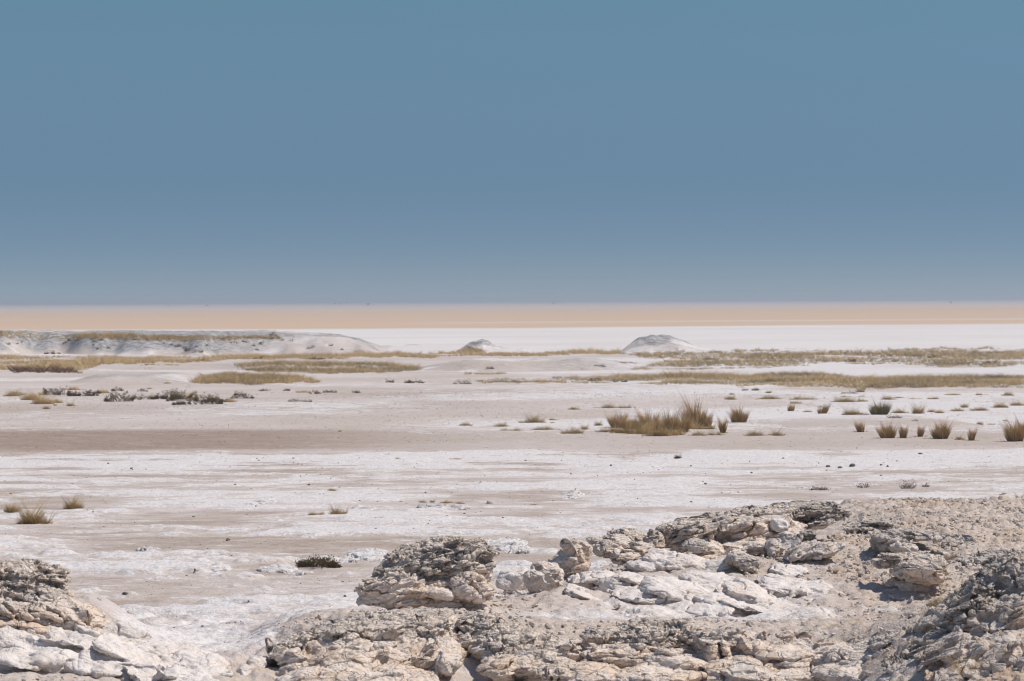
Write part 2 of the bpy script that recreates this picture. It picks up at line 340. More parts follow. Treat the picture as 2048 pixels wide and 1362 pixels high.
def low_rise(label, pxa, pxb, py_base, py_top, seed, stony=0.4, crust=0.35, depth=None):
    pc = (pxa + pxb) / 2; Yb = at(pc, py_base)[1]; hor = 601 - (pc - 1024) * 10 / 2048
    D = depth or 14.0; Yt = Yb + D * 0.45; H = CAMZ - (py_top - hor) * Yt / F
    xa, xb = X_(pxa, Yt), X_(pxb, Yt); xc = (xa + xb) / 2; hw = (xb - xa) / 2
    def fn(x, y):
        u = (x - xc) / hw + 0.12 * fbm(P2(x, y, 0.12), 3, seed); v = (y - (Yb + D * 0.5)) / (D * 0.5) + 0.25 * fbm(P2(x, y, 0.15), 3, seed + 3)
        e = 1 - np.sqrt(np.abs(u) ** 2.6 + np.abs(v) ** 2.2); e = np.clip(e, -0.2, 1)
        return H * np.where(e > 0, sst(0, 0.62, e), e) * (1 + 0.42 * fbm(P2(x, y, 0.5), 5, seed + 5, .6)) - 0.05
    patch('low_rise', label, xa - hw * .2, xb + hw * .2, Yb - D * .3, Yb + D * 1.3, fn, 0.12, 0.14,
          lambda x, y, z: dict(crust=np.clip(crust + 0.6 * fbm(P2(x, y, 0.3), 3, seed + 7), 0, 1), grey=stony * sst(-.15, 0.3, fbm(P2(x, y, 0.25), 4, seed + 8))))
low_rise('low pale stony rise on the left in front of the grass', 130, 430, 768, 747, 101, .5, .12)
low_rise('long low pale rise below the golden grass strip', 160, 860, 742, 729, 111, 0.5, 0.2, 10)
low_rise('broad pale rise with rough banks in the middle', 800, 1310, 744, 719, 121, 0.35, 0.3, 18)
low_rise('low earth rise under the olive grass island', 370, 650, 769, 756, 131, 0.3, 0.1, 9)
low_rise('low pale rise under the right grass belt', 1480, 1760, 760, 748, 141, 0.4, 0.2, 9)
low_rise('smooth sandy rise behind the tall grass clumps', 1480, 2010, 866, 837, 151, 0.1, 0.40, 14)
low_rise('small stony hump in the middle of the pan', 1145, 1215, 742, 733, 161, 0.9, 0.1, 4)

# ------------------------------------------------------------------ foreground bank
BP = [(860,1222,32),(730,1235,31.5),(640,1222,32),(570,1235,31),(500,1275,31.2),(450,1255,33),(350,1262,32),(300,1238,35),(420,1300,30),
 (1000,1200,33.5),(1100,1195,33.5),(1250,1218,33),(1400,1238,32),(1600,1238,32),(1750,1232,32),(1300,1165,35.5),(1450,1125,37.5),(1200,1155,36),
 (1600,1112,38),(1680,1150,36),(1750,1100,38),(1750,1050,42),(1850,1008,47),(1700,1008,46.5),(2000,1006,47.2),(2040,1055,41),(2000,1110,37.5),(1900,1150,35.5),(1900,1212,33),(2040,1180,33),
 (760,1232,29.2),(650,1250,28.8),(560,1280,28.5),(900,1222,29.5),(1000,1246,29),(1150,1258,29),(1250,1255,29),(1400,1250,29),(1550,1252,29),(1700,1245,29.5),(1800,1225,30),

 (0,1305,28),(100,1333,27),(250,1290,28.5),(270,1270,29),(200,1216,29.5),(150,1186,30),(60,1205,29.5),(-60,1190,29.5),(400,1322,28),(450,1352,27),(300,1368,26.5),(0,1368,26),(-80,1300,28),
 (2048,1140,27),(1950,1172,27),(1900,1218,27),(1800,1268,27),(1750,1305,26.5),(2040,1260,25.5),(2040,1355,24.5),(2120,1120,27),(2120,1250,26),(2130,1180,33),(2130,1060,41),(2130,1006,47)]
BPW = [list(atY(*p)) for p in BP]
for (px_, Y_, z_) in [(860,36.5,.15),(1000,37,.12),(1130,39,.12),(1250,42,.1),(1400,43.5,.15),(1550,45,.3),(1500,49,-.2),(1300,47,-.2),(1100,43,-.2),(900,40,-.2),(700,36,-.1),(600,36,-.12),(450,37,-.15),(250,38,-.2),(0,36,-.15),(-100,36,-.15),(100,33,.1),(0,32,.3),
    (1700,51,-.25),(1900,51.5,-.25),(2130,52,-.25),(200,32.5,.12),(1100,31,.45),(900,31,.48),(1300,30.8,.45),(1500,30.8,.45),(1700,31,.47),(2040,29.5,.7),(1950,29.5,.55),
    (560,26.6,.3),(700,26.4,.25),(900,26.4,.25),(1100,26.4,.25),(1300,26.4,.25),(1500,26.4,.25),(1700,26,.35),(500,28,.4),(560,28,.45),(750,27.6,.45),(1000,27.6,.4),(1250,27.4,.4),(1500,27.2,.4),(1700,27,.5),(0,23,.2),(500,23,.1),(1000,23,.1),(1500,23,.1),(2050,22,.3),(-120,42,-.3),(500,44,-.3),(900,48,-.3)]:
    p = atY(px_, 900, Y_); BPW.append([p[0], Y_, z_])
BPW = np.array(BPW)
_sy = 0.55
def _K(r2): return 0.5 * r2 * np.log(r2 + 1e-9)
_cx = BPW[:, 0]; _cy = BPW[:, 1] * _sy
_n = len(BPW)
_A = _K((_cx[:, None] - _cx) ** 2 + (_cy[:, None] - _cy) ** 2) + 0.05 * np.eye(_n)
_Pm = np.stack([np.ones(_n), _cx, _cy], 1)
_M = np.block([[_A, _Pm], [_Pm.T, np.zeros((3, 3))]])
_W = np.linalg.solve(_M, np.concatenate([BPW[:, 2], np.zeros(3)]))
def bank_base(x, y):
    x = np.asarray(x, float); ys = np.asarray(y, float) * _sy
    out = _W[_n] + _W[_n + 1] * x + _W[_n + 2] * ys
    for i in range(_n): out = out + _W[i] * _K((x - _cx[i]) ** 2 + (ys - _cy[i]) ** 2)
    edge = sst(21.5, 24, np.asarray(y, float)) * (1 - sst(50, 53, np.asarray(y, float)))
    return out * edge - 0.3 * (1 - edge)
BX0, BX1, BY0, BY1 = -8.4, 11.0, 22.0, 53.0
def Hs(x, y):
    """height of the place's surface at world points (arrays)"""
    x = np.asarray(x, float); y = np.asarray(y, float); h = G(x, y)
    for (x0, x1, y0, y1, fn) in PATCHES:
        k = (x > x0) & (x < x1) & (y > y0) & (y < y1)
        if k.any(): h[k] = np.maximum(h[k], fn(x[k], y[k]))
    k = (x > BX0) & (x < BX1) & (y > BY0) & (y < BY1)
    if k.any(): h[k] = np.maximum(h[k], bank_base(x[k], y[k]))
    return h
def hit(px, py, y0=23.5):
    """first point of the surface on the sight line through a photo pixel"""
    d = ray(px, py)[0]; d = d / d[1]
    Y = np.geomspace(y0, 900, 1500); p = CAM0[None] + d[None] * Y[:, None]
    below = p[:, 2] < Hs(p[:, 0], p[:, 1]); i = int(np.argmax(below)) if below.any() else len(Y) - 1
    if 0 < i:
        Yf = np.linspace(Y[i - 1], Y[i], 24); p = CAM0[None] + d[None] * Yf[:, None]
        b = p[:, 2] < Hs(p[:, 0], p[:, 1]); i = int(np.argmax(b)) if b.any() else len(Yf) - 1
    return p[i]
def rub_mask(x, y):
    px, py = proj(x, y, bank_base(x, y))
    n = fbm(P2(x, y, 0.8), 3, 200) * 55
    right = sst(1640, 1720, px + n) * (1 - 0.75 * np.exp(-(((px - 1800) / 110) ** 2 + ((py - 1215) / 40) ** 2)))
    rid = sst(29.9, 29.3, y + 0.01 * n) * sst(520, 620, px) * (0.75 + 0.25 * sst(-20, 30, n)) * sst(1300, 1262, py - 0.3 * n)
    mid = 0.8 * np.exp(-((px - 1420 + n) / 260) ** 2 - ((py - 1125) / 22) ** 2)
    lef = 0.55 * np.exp(-((px - 60) / 120) ** 2 - ((py - 1210) / 30) ** 2)
    spread = 0.34 * sst(-.1, .35, fbm(P2(x, y, 1.1), 3, 205)) * (bank_base(x, y) > .12)
    return np.clip(np.maximum.reduce([right, rid, mid, lef, spread]), 0, 1)
def build_bank():
    xs = np.arange(-7.2, 9.6, 0.024)
    ys = []; y = 23.2
    while y < 53: ys.append(y); y += 0.02 * (y / 28) ** 1.3
    ys = np.array(ys)
    X, Y = np.meshgrid(xs, ys); x = X.ravel(); y = Y.ravel()
    b = bank_base(x, y); rb = rub_mask(x, y)
    wx = x + 0.12 * fbm(P2(x, y, 1.6), 3, 210); wy = y + 0.16 * fbm(P2(x, y, 1.6), 3, 213)
    F1, F2, i1, i2 = vor(P2(wx, wy * 0.7, 2.0), 220, 2); lob = sst(0, 0.35, F2 - F1)
    z = b + (1 - 0.6 * rb) * (0.05 * np.abs(fbm(P2(x, y * 1.3, 3.2), 4, 226)) + 0.026 * (lob - 0.6) * (0.4 + i1) + 0.10 * fbm(P2(x, y * .8, 1.3), 5, 222, .55) + 0.026 * fbm(P2(x, y * 1.0, 9), 4, 224, .6))
    F1, F2, j1, j2, fz = vor(P2(wx + 0.02 * vnoise(P2(x, y, 21), 1), wy * 1.0, 6.5), 230, 2, facet=True); s1 = sst(0, 0.4, F2 - F1)
    G1, G2, k1, k2, gz = vor(P2(x, y, 19.0), 240, 2, facet=True); s2 = sst(0, 0.4, G2 - G1)
    z = z + rb * (0.050 * s1 * j1 ** 3 + 0.06 * j1 ** 2 * fz + 0.020 * s2 * k1 + 0.05 * k1 * gz + 0.05 * fbm(P2(x, y, 2.4), 4, 250))
    z = z - 0.02 * (b < 0.05)
    cr_ = np.clip(0.38 + 0.5 * fbm(P2(x, y, 0.9), 3, 260), 0, 1) * (1 - rb)
    px, py = proj(x, y, b)
    basin = np.exp(-((px - 1450) / 330) ** 2 - ((py - 1235) / 34) ** 2) + np.exp(-((px - 420) / 140) ** 2 - ((py - 1265) / 40) ** 2) + np.exp(-((px - 620) / 80) ** 2 - ((py - 1225) / 20) ** 2)
    cr_ = np.clip(cr_ + 0.55 * basin, 0, 1)
    warm = (1 - rb) * sst(0.5, 0.0, cr_)
    me = mesh_np('rocky_bank', np.stack([x, y, z], 1), quads=grid_quads(len(ys), len(xs)),
                 attrs=dict(crust=cr_, brown=0 * x, orange=0 * x, pan=0 * x, rubble=np.clip(rb + 0.45 * warm, 0, 1)), mat=M_GROUND)
    tag(link('rocky_bank', me), 'eroded pale mud bank with stony rubble in the foreground', kind='structure')
build_bank()

# ------------------------------------------------------------------ rocks
import bmesh
def ico(n):
    bm = bmesh.new(); bmesh.ops.create_icosphere(bm, subdivisions=n, radius=1)
    v = np.array([q.co[:] for q in bm.verts]); f = np.array([[q.index for q in p.verts] for p in bm.faces]); bm.free(); return v, f
ICO = {k: ico(k) for k in (1, 2, 3, 4)}
ICO[0] = (np.array([(1, 0, 0), (-1, 0, 0), (0, 1, 0), (0, -1, 0), (0, 0, 1), (0, 0, -1)], float), np.array([(0, 2, 4), (2, 1, 4), (1, 3, 4), (3, 0, 4), (2, 0, 5), (1, 2, 5), (3, 1, 5), (0, 3, 5)]))
def rotm(ax, ay, az):
    return np.array(Matrix.Rotation(az, 3, 'Z') @ Matrix.Rotation(ay, 3, 'Y') @ Matrix.Rotation(ax, 3, 'X'))
def chunk(lod, dims, rs, e=0.42, cuts=7):
    """an angular rounded stone: superquadric with random facets"""
    v = ICO[lod][0].copy(); v = np.sign(v) * np.abs(v) ** e; v /= np.abs(v).max()
    for _ in range(cuts):
        n = rs.normal(size=3); n[2] *= 0.7; n /= np.linalg.norm(n); h = (v @ n).max() * rs.uniform(0.58, 0.86)
        d = v @ n - h; v = v - np.where(d > 0, d, 0)[:, None] * n
    v[:, 0] *= 1 + 0.25 * rs.uniform(-1, 1) * v[:, 2]; v[:, 2] *= 1 + 0.35 * rs.uniform(-1, 1) * v[:, 0]
    return v * np.asarray(dims) * 0.5
def front_hit(px, py, ells):
    """front surface of a set of ellipsoids along a sight line"""
    d = ray(px, py)[0]; d = d / d[1]; best = None
    for c, r in ells:
        o = (CAM0 - c) / r; q = d / r; A = q @ q; B = o @ q; Cc = o @ o - 1; D = B * B - A * Cc
        if D > 0:
            t = (-B - math.sqrt(D)) / A
            if best is None or t < best: best = t
    return None if best is None else CAM0 + d * best
def in_poly(x, y, poly):
    ins = False; j = len(poly) - 1
    for i in range(len(poly)):
        xi, yi = poly[i]; xj, yj = poly[j]
        if (yi > y) != (yj > y) and x < (xj - xi) * (y - yi) / (yj - yi) + xi: ins = not ins
        j = i
    return ins
def rock(name, label, cat, lumps, slabs=(), own=(), capz=None, mat=None, seed=1, voxel=0.0092, crack=1.0, lay=1.0, tilt=0.0, block=3.2, rough=1.0, group=None, smooth=0):
    """lumps: (px,py,Y,rx_px,rz_px,ry_m[,tilt]); slabs: (polygon, n, lmin, lmax, thick, tilt_deg); own: explicit (px,py,Y,len_px,thick_px,width_m,angle)"""
    rs = np.random.default_rng(seed); co = []; tr = []; nv = 0; ells = []
    def add(v, f):
        nonlocal nv
        co.append(v); tr.append(f + nv); nv += len(v)
    for l in lumps:
        px, py, Y, rx, rz, ry = l[:6]; tl = R(l[6]) if len(l) > 6 else 0
        c = atY(px, py, Y); s = Y / F; r = np.array([rx * s, ry, rz * s])
        v = ICO[4][0]; v = np.sign(v) * np.abs(v) ** 0.86
        v = v * (1 + 0.30 * fbm(v * 1.3 + seed * 3.1 + px * .01, 3, seed) + 0.12 * fbm(v * 3.4 + seed * 1.7 + px * .013, 3, seed + 1))[:, None] * r
        v = v @ rotm(0, -tl, 0).T + c
        add(v, ICO[4][1]); ells.append((c, r * 0.93))
    for (poly, n, l0, l1, th, tl) in slabs:
        xs = [p[0] for p in poly]; ys = [p[1] for p in poly]; k = 0; tries = 0
        n = int(n * .62)
        while k < n and tries < n * 30:
            tries += 1
            px = rs.uniform(min(xs), max(xs)); py = rs.uniform(min(ys), max(ys))
            if not in_poly(px, py, poly): continue
            c = front_hit(px, py, ells)
            if c is None: continue
            ln = 1.25 * (l0 + (l1 - l0) * rs.random() ** 1.4); t = .8 * th * rs.uniform(0.5, 1.3) * (0.6 + 0.5 * ln / l1)
            v = chunk(4, (ln, ln * rs.uniform(0.6, 1.0), t), rs)
            v = v @ rotm(R(rs.normal(6, 7)), R(-tl + rs.normal(0, 5)), rs.uniform(-0.6, 0.6)).T + c + np.array([0, ln * rs.uniform(-0.14, 0.22), rs.uniform(-0.3, 0.5) * t])
            add(v, ICO[4][1]); k += 1
    for (px, py, Y, lp, tp, wm, an) in own:
        s = Y / F; v = chunk(4, (lp * s, wm, tp * s), rs, 0.5, 5) @ rotm(0, R(-an), rs.uniform(-0.15, 0.15)).T + atY(px, py, Y); add(v, ICO[4][1])
    tmp = link('tmp', mesh_np('tmp', np.concatenate(co), tris=np.concatenate(tr)))
    md = tmp.modifiers.new('r', 'REMESH'); md.mode = 'VOXEL'; md.voxel_size = voxel; md.use_smooth_shade = True
    if smooth: sm = tmp.modifiers.new('s', 'SMOOTH'); sm.iterations = smooth; sm.factor = .5
    dg = bpy.context.evaluated_depsgraph_get(); me = bpy.data.meshes.new_from_object(tmp.evaluated_get(dg)); 
    old = tmp.data; bpy.data.objects.remove(tmp); bpy.data.meshes.remove(old)
    n = len(me.vertices); P = np.empty(n * 3, np.float32); me.vertices.foreach_get('co', P); P = P.reshape(-1, 3)
    Nn = np.empty(n * 3, np.float32); me.vertices.foreach_get('normal', Nn); Nn = Nn.reshape(-1, 3)
    cz = capz if capz is not None else 99
    if isinstance(cz, (tuple, list)):
        px, _ = proj(P[:, 0], P[:, 1], P[:, 2]); cz = np.interp(px, cz[0], cz[1])
    cap = sst(-0.09, 0.09, P[:, 2] - cz + 0.12 * fbm(P * 2.3, 3, seed + 2))
    T = rotm(0, R(tilt), 0)                                     # bedding frame
    Q = P @ T.T; Wp = Q + 0.10 * np.stack([fbm(P * 2.2, 3, seed + 3), fbm(P * 2.2, 3, seed + 4), 0.5 * fbm(P * 2.2, 3, seed + 5)], 1)
    a1, a2, id1, idb, fa = vor(Wp * np.array([block * .8, block * .8, block * 2.9]), seed + 7, facet=True); e1 = sst(0.0, 0.09, a2 - a1)
    b1, b2, id2, _, fb = vor(Wp * np.array([block * 2.3, block * 2.3, block * 7.5]), seed + 17, facet=True); e2 = sst(0.0, 0.15, b2 - b1)
    hard = 0.30 + 0.70 * cap; cell = sst(-.1, .25, fbm(P * 1.4, 2, seed + 61))
    side = 1 - 0.85 * np.clip(Nn[:, 2], 0, 1)                    # ledges stand out sideways, not upwards
    d = crack * (0.085 * (e1 - 1) * hard * (.45 + .55 * side) + (0.12 * (id1 - 0.45) + 0.05 * fa) * hard * side + (0.042 * (e2 - 1) + 0.060 * (id2 - 0.5) * side + 0.02 * fb) * (0.15 + 0.85 * cap) * (.35 + .65 * cell))
    ly = fbm(np.stack([Wp[:, 0] * 1.6, Wp[:, 1] * 1.6, Wp[:, 2] * 12], 1), 4, seed + 27)
    d = d + lay * (0.034 - 0.012 * cap) * ly + rough * (0.045 * (1 - cap) * fbm(P * 2.6, 3, seed + 37) + 0.014 * fbm(P * 9, 4, seed + 38, 0.55))
    thin = np.abs(fbm(np.stack([Wp[:, 0] * 1.3, Wp[:, 1] * 1.3, Wp[:, 2] * 4.2], 1), 3, seed + 47))    # long bedding cracks
    d = d - crack * (0.10 - 0.03 * cap) * (1 - sst(0, 0.045, thin))
    d = np.clip(d, -0.105 + 0.060 * cap, 0.085)
    P = P + Nn * d[:, None]
    base = np.array([P[:, 0].mean(), P[:, 1].mean(), P[:, 2].min()])
    me.vertices.foreach_set('co', (P - base).astype(np.float32).ravel())
    for k, v in dict(cap=cap, block=idb * cap).items():
        a = me.attributes.new(k, 'FLOAT', 'POINT'); a.data.foreach_set('value', v.astype(np.float32))
    me.materials.clear(); me.materials.append(mat or M_ROCK); me.name = name; me.update()
    return tag(link(name, me, loc=base), label, cat, group)

rock('rock_outcrop', 'domed cracked rock outcrop with slabby grey cap standing alone left of centre', 'rock outcrop',
     [(800,1180,32.6,76,36,.42,6),(868,1148,33,92,58,.5),(925,1152,32.9,50,44,.42),(850,1118,33.2,72,36,.45,12),(905,1112,33.2,58,32,.42),(762,1170,32.8,34,22,.3,20),(940,1172,32.5,40,26,.3,-20),(792,1148,32.9,50,32,.42,28),(775,1165,32.7,44,22,.38,22),(905,1100,33.1,64,24,.5,-4),(948,1130,33,34,40,.4,0),(860,1182,32.75,96,34,.42),(870,1212,32.7,96,26,.42),(800,1205,32.8,60,22,.4)],
     [([(728,1172),(768,1128),(838,1084),(945,1083),(972,1118),(960,1140),(890,1140),(800,1150),(750,1180)], 62, .13, .36, .085, 14)],
     own=[(803,1126,32.75,60,13,.35,-14),(848,1114,32.8,52,12,.35,-4),(910,1106,32.75,74,15,.4,18),(935,1126,32.6,56,14,.3,-6),(768,1172,32.35,84,20,.35,14),(856,1184,32.35,96,18,.4,-3),(930,1172,32.4,62,26,.35,-30),(815,1202,32.35,80,16,.35,4),(770,1150,32.6,60,12,.35,16)],
     capz=([730,800,900,975],[0.74,0.84,0.88,0.92]), seed=3, tilt=12)
rock('pointed_rock', 'upright pointed rock with a leaning slab right of the round boulder', 'rock',
     [(1142,1126,36,38,30,.36),(1156,1106,36.1,30,30,.32),(1118,1128,36,22,18,.25)], (), own=[(1144,1104,35.8,66,24,.36,-48),(1164,1098,36,36,34,.36,-40),(1125,1140,35.8,40,12,.3,-20),(1150,1138,35.7,44,14,.3,15)], capz=.95, seed=5, block=3.8, crack=.5, rough=.6)
rock('boulder', 'rounded lumpy grey boulder overhanging its shaded base', 'boulder',
     [(1092,1150,34.4,34,27,.24),(1075,1158,34.3,26,24,.2),(1080,1132,34.4,18,14,.15),(1106,1160,34.4,20,16,.2)], (), own=[(1086,1175,34.3,44,14,.26,0)], seed=7, mat=M_STONE, crack=.45, lay=.3, voxel=.009)
rock('boulder', 'smooth pale blocky boulder behind the rounded grey boulder', 'boulder',
     [(1030,1158,35.2,32,20,.28),(1012,1166,35.1,18,10,.2)], (), own=[(1032,1156,35.2,58,36,.45,4)], seed=9, mat=M_PALE, crack=.15, lay=.4)
rock('rock_ledge', 'low cracked ledge of tan rock between pointed rock and long ridge', 'rock ledge',
     [(1218,1098,37.6,36,18,.4),(1200,1084,37.8,26,10,.3),(1246,1114,37.2,24,13,.3),(1262,1078,38.4,42,22,.5,-15),(1308,1086,38,24,27,.3),(1288,1104,37.6,30,20,.35),(1235,1068,38.6,20,10,.3)],
     [([(1180,1080),(1230,1060),(1310,1058),(1335,1080),(1310,1110),(1240,1112),(1190,1105)], 40, .10, .26, .07, -12)], capz=.80, seed=11, tilt=-10)
rock('rock_ridge', 'long cracked ridge of layered rock topped by dark slabs right of centre', 'rock ridge',
     [(1372,1068,39,62,28,.5,8),(1465,1068,39.3,84,33,.6,10),(1550,1062,39.6,64,32,.6),(1400,1100,38.6,50,20,.4),(1500,1095,38.8,70,16,.5,5),(1440,1040,39.9,110,14,.5,8),(1560,1028,40.2,76,18,.6,4)],
     [([(1330,1050),(1400,1030),(1500,1012),(1600,1006),(1600,1040),(1520,1058),(1440,1062),(1350,1085)], 80, .12, .40, .075, 10), ([(1345,1085),(1480,1068),(1590,1062),(1560,1098),(1420,1110),(1350,1110)], 26, .16, .42, .10, 8)],
     capz=([1330,1450,1600],[.82,.90,1.0]), seed=13, tilt=10)
rock('caprock', 'dark overhanging slab pile with a black hollow beneath at the ridge end', 'rock',
     [(1618,1022,40.2,60,17,.55),(1590,1018,40.3,40,14,.45),(1655,1030,40,30,14,.4),(1640,1045,39.8,38,11,.4,12)],
     [([(1545,1022),(1600,1004),(1665,1008),(1682,1030),(1650,1052),(1590,1035)], 52, .10, .30, .07, 6)], capz=.86, seed=15, mat=M_DARKROCK, tilt=5)
rock('boulder', 'white angular block wedged below the dark slab pile', 'boulder', [(1560,1052,39,20,13,.22)], (), own=[(1560,1052,38.95,42,26,.3,-6)], seed=17, mat=M_PALE, crack=.2, lay=.3, voxel=.009)
rock('boulder', 'stack of knobbly pale boulders below the white block', 'boulder', [(1574,1080,38.2,16,18,.2),(1552,1092,38.1,20,13,.2),(1546,1106,38,12,14,.18),(1592,1074,38.3,16,12,.18)], (), seed=19, mat=M_STONE, crack=.3, lay=.2, voxel=.009)
rock('boulder', 'dark speckled rock in front of the small dark boulders', 'boulder', [(1610,1074,38.3,18,12,.22)], (), own=[(1612,1070,38.2,34,16,.24,10)], capz=.3, seed=20, mat=M_DARKROCK, crack=.6, voxel=.009)
rock('boulder', 'grey speckled lens shaped block below the middle of the ridge', 'boulder', [(1484,1122,36.4,34,17,.3,-12)], (), own=[(1486,1120,36.4,68,26,.42,-14)], seed=21, mat=M_STONE, capz=.6, crack=.4, lay=.5, voxel=.009)
rock('boulder', 'black speckled block below the left part of the ridge', 'boulder', [(1390,1092,37.8,24,13,.25)], (), own=[(1392,1092,37.7,48,24,.34,-4)], seed=22, mat=M_STONE, capz=.5, crack=.5, voxel=.009)
rock('rock_hump', 'smooth creamy hump with a diagonal crack below the ridge', 'rock', [(1345,1132,37,74,26,.6,-4),(1300,1140,36.8,50,22,.5)], (), seed=23, mat=M_PALE, crack=.4, lay=1.1, tilt=-8)
rock('rock_hump', 'smooth creamy hump leaning against the speckled lens block', 'rock', [(1430,1140,36.8,54,20,.5,16),(1400,1148,36.6,40,12,.4,10)], (), seed=25, mat=M_PALE, crack=.3, lay=.9, tilt=18)
rock('rock_hump', 'layered tan rock fins at the right end below the ridge', 'rock', [(1610,1098,37.6,34,16,.4,18),(1640,1102,37.5,36,13,.4,14),(1590,1110,37.4,22,10,.3,25)], [([(1580,1090),(1670,1085),(1670,1112),(1590,1120)], 14, .15, .35, .07, 20)], capz=.9, seed=27, mat=M_STONE, tilt=20)
for i, (lb, lm) in enumerate([('flat cracked ledge in the rubble near the right edge', [(1960,1050,42,46,6,.7),(1990,1056,41.6,30,5,.5)]), ('low slab ledge in the middle of the upper right rubble', [(1880,1085,38.8,44,7,.6),(1850,1092,38.4,26,6,.4)]), ('knobbly ledge behind the lobed outcrop', [(1750,1052,41.4,36,8,.5),(1722,1060,41,24,7,.4)]), ('low ledge at the far rim of the rubble', [(1850,1026,44.8,60,5,.8)]), ('pale ledge in the rubble left of the dark corner ridge', [(1950,1120,36.6,44,8,.5),(1985,1112,36.8,30,7,.5)])]):
    rock('rock_ledge', lb, 'rock ledge', lm, [([(1650,1015),(2048,1015),(2048,1130),(1650,1130)], 9, .12, .4, .06, 3)], capz=.5, seed=260 + i * 5, mat=M_STONE, block=3.6)
# folded pale mudstone slope of the basin
rock('mudstone_slope', 'folded pale mudstone slope in the basin between the ridge and the bottom rubble', 'rock',
     [(1245,1174,34.6,44,22,.5,8),(1270,1186,34.4,36,16,.5),(1340,1190,34,74,28,.8,-6),(1300,1200,33.8,56,20,.7),(1432,1206,33,46,15,.5,-10),(1462,1214,32.8,34,12,.45,-18),(1492,1192,34,62,26,.8,-14),(1570,1174,35,64,20,.8,-5),(1620,1182,34.8,46,16,.6),
      (1310,1238,32.2,74,20,.8),(1580,1144,36.4,42,13,.5,-8),(1180,1198,33.8,56,11,.6,-22),(1190,1162,35.2,56,18,.6,8),(1430,1172,35,70,20,.8,-6),(1400,1196,34,190,16,.9,-3),(1520,1226,33,120,14,.8,-4),(1300,1176,35,140,16,.9),(1380,1225,32.6,90,14,.8,6)],
     [([(1180,1165),(1320,1160),(1560,1165),(1620,1190),(1480,1215),(1250,1200)], 16, .2, .55, .07, -14)], seed=41, mat=M_PALE, crack=.5, lay=1.3, tilt=-10, voxel=.0105, smooth=7, block=2.4)
rock('mudstone_dome', 'white low mudstone dome at the right behind the rubble ridge', 'rock', [(1625,1242,31.6,50,18,.6,6),(1600,1250,31.4,40,12,.5)], (), seed=58, mat=M_PALE, crack=.35, lay=1.0, tilt=8)
rock('rock_outcrop', 'tan overhanging block with fine cracks on a pale pedestal at the right', 'rock outcrop',
     [(1842,1140,34.2,50,24,.45),(1868,1132,34.3,34,20,.4),(1812,1136,34.4,26,16,.35),(1820,1180,34.6,44,30,.4),(1786,1200,34.6,26,22,.4)], (), own=[(1830,1112,34.6,140,9,.6,-2),(1776,1124,34.8,56,16,.4,6),(1880,1106,34.7,60,9,.4,-6)], capz=.78, seed=71, tilt=-6)
rock('rock_outcrop', 'small pale lobed outcrop in the rubble at the upper right', 'rock outcrop', [(1790,1074,37.6,30,14,.4,10),(1768,1082,37.4,20,12,.3),(1840,1070,37.8,34,8,.4),(1806,1094,37,24,9,.3)], [([(1755,1068),(1870,1062),(1860,1080),(1770,1090)], 18, .1, .25, .06, 5)], capz=.8, seed=73, mat=M_STONE)
rock('rock_outcrop', 'bottom rock ridge with diagonal fissured slabs left of the frame centre', 'rock outcrop',
     [(590,1300,28,58,26,.5,24),(660,1278,28.2,84,32,.6,20),(760,1262,28.4,100,34,.7,8),(850,1262,28.5,76,36,.6),(620,1330,27.6,80,22,.5,12),(720,1322,27.6,110,38,.6,4),(850,1312,27.8,80,34,.6,-4),(720,1362,27,170,30,.5)],
     [([(535,1305),(600,1262),(700,1232),(800,1226),(920,1238),(940,1280),(860,1300),(760,1300),(680,1296),(580,1325)], 120, .09, .30, .065, 14), ([(525,1310),(640,1262),(700,1262),(680,1300),(580,1330)], 16, .3, .6, .08, 26)],
     capz=([530,620,760,920],[.62,.72,.72,.72]), seed=81, tilt=18, block=3.4)
rock('boulder', 'smooth white rounded boulder at the left foot of the bottom ridge', 'boulder', [(516,1332,27.6,22,22,.3),(500,1345,27.5,30,20,.35)], (), seed=83, mat=M_PALE, crack=.1, lay=.3)
rock('boulder', 'pale angular boulder at the bottom between two ridges', 'boulder', [(892,1326,27.2,22,20,.3)], (), own=[(892,1328,27.2,46,40,.4,-24)], seed=85, mat=M_STONE, crack=.4, lay=.4)
rock('rock_outcrop', 'bottom centre outcrop of rounded lumps under slabby ledges', 'rock outcrop',
     [(955,1262,28.6,52,34,.5,20),(1010,1290,28,66,28,.5,12),(1040,1325,27.4,70,26,.5,4),(1000,1340,27.1,40,22,.35),(1100,1300,28,80,22,.5,-6),(920,1290,28.3,40,24,.4,30),(1110,1345,27.2,60,24,.5)],
     [([(915,1265),(960,1232),(1040,1248),(1130,1275),(1150,1310),(1080,1320),(980,1315),(930,1300)], 64, .08, .28, .065, 12)], capz=.60, seed=87, tilt=14)
rock('rock_outcrop', 'bottom right of centre outcrop of knobbly grey rubble over smooth blocks', 'rock outcrop',
     [(1220,1282,28.2,60,26,.5),(1290,1278,28.2,70,30,.6),(1360,1270,28.3,56,30,.5),(1230,1318,27.6,70,32,.5),(1330,1325,27.5,80,28,.5),(1180,1350,27.1,70,24,.5),(1300,1355,27,90,22,.5)],
     [([(1165,1285),(1220,1258),(1300,1246),(1400,1246),(1410,1290),(1360,1320),(1280,1305),(1200,1310)], 100, .06, .20, .08, -4)], capz=.66, seed=89, block=4.0)
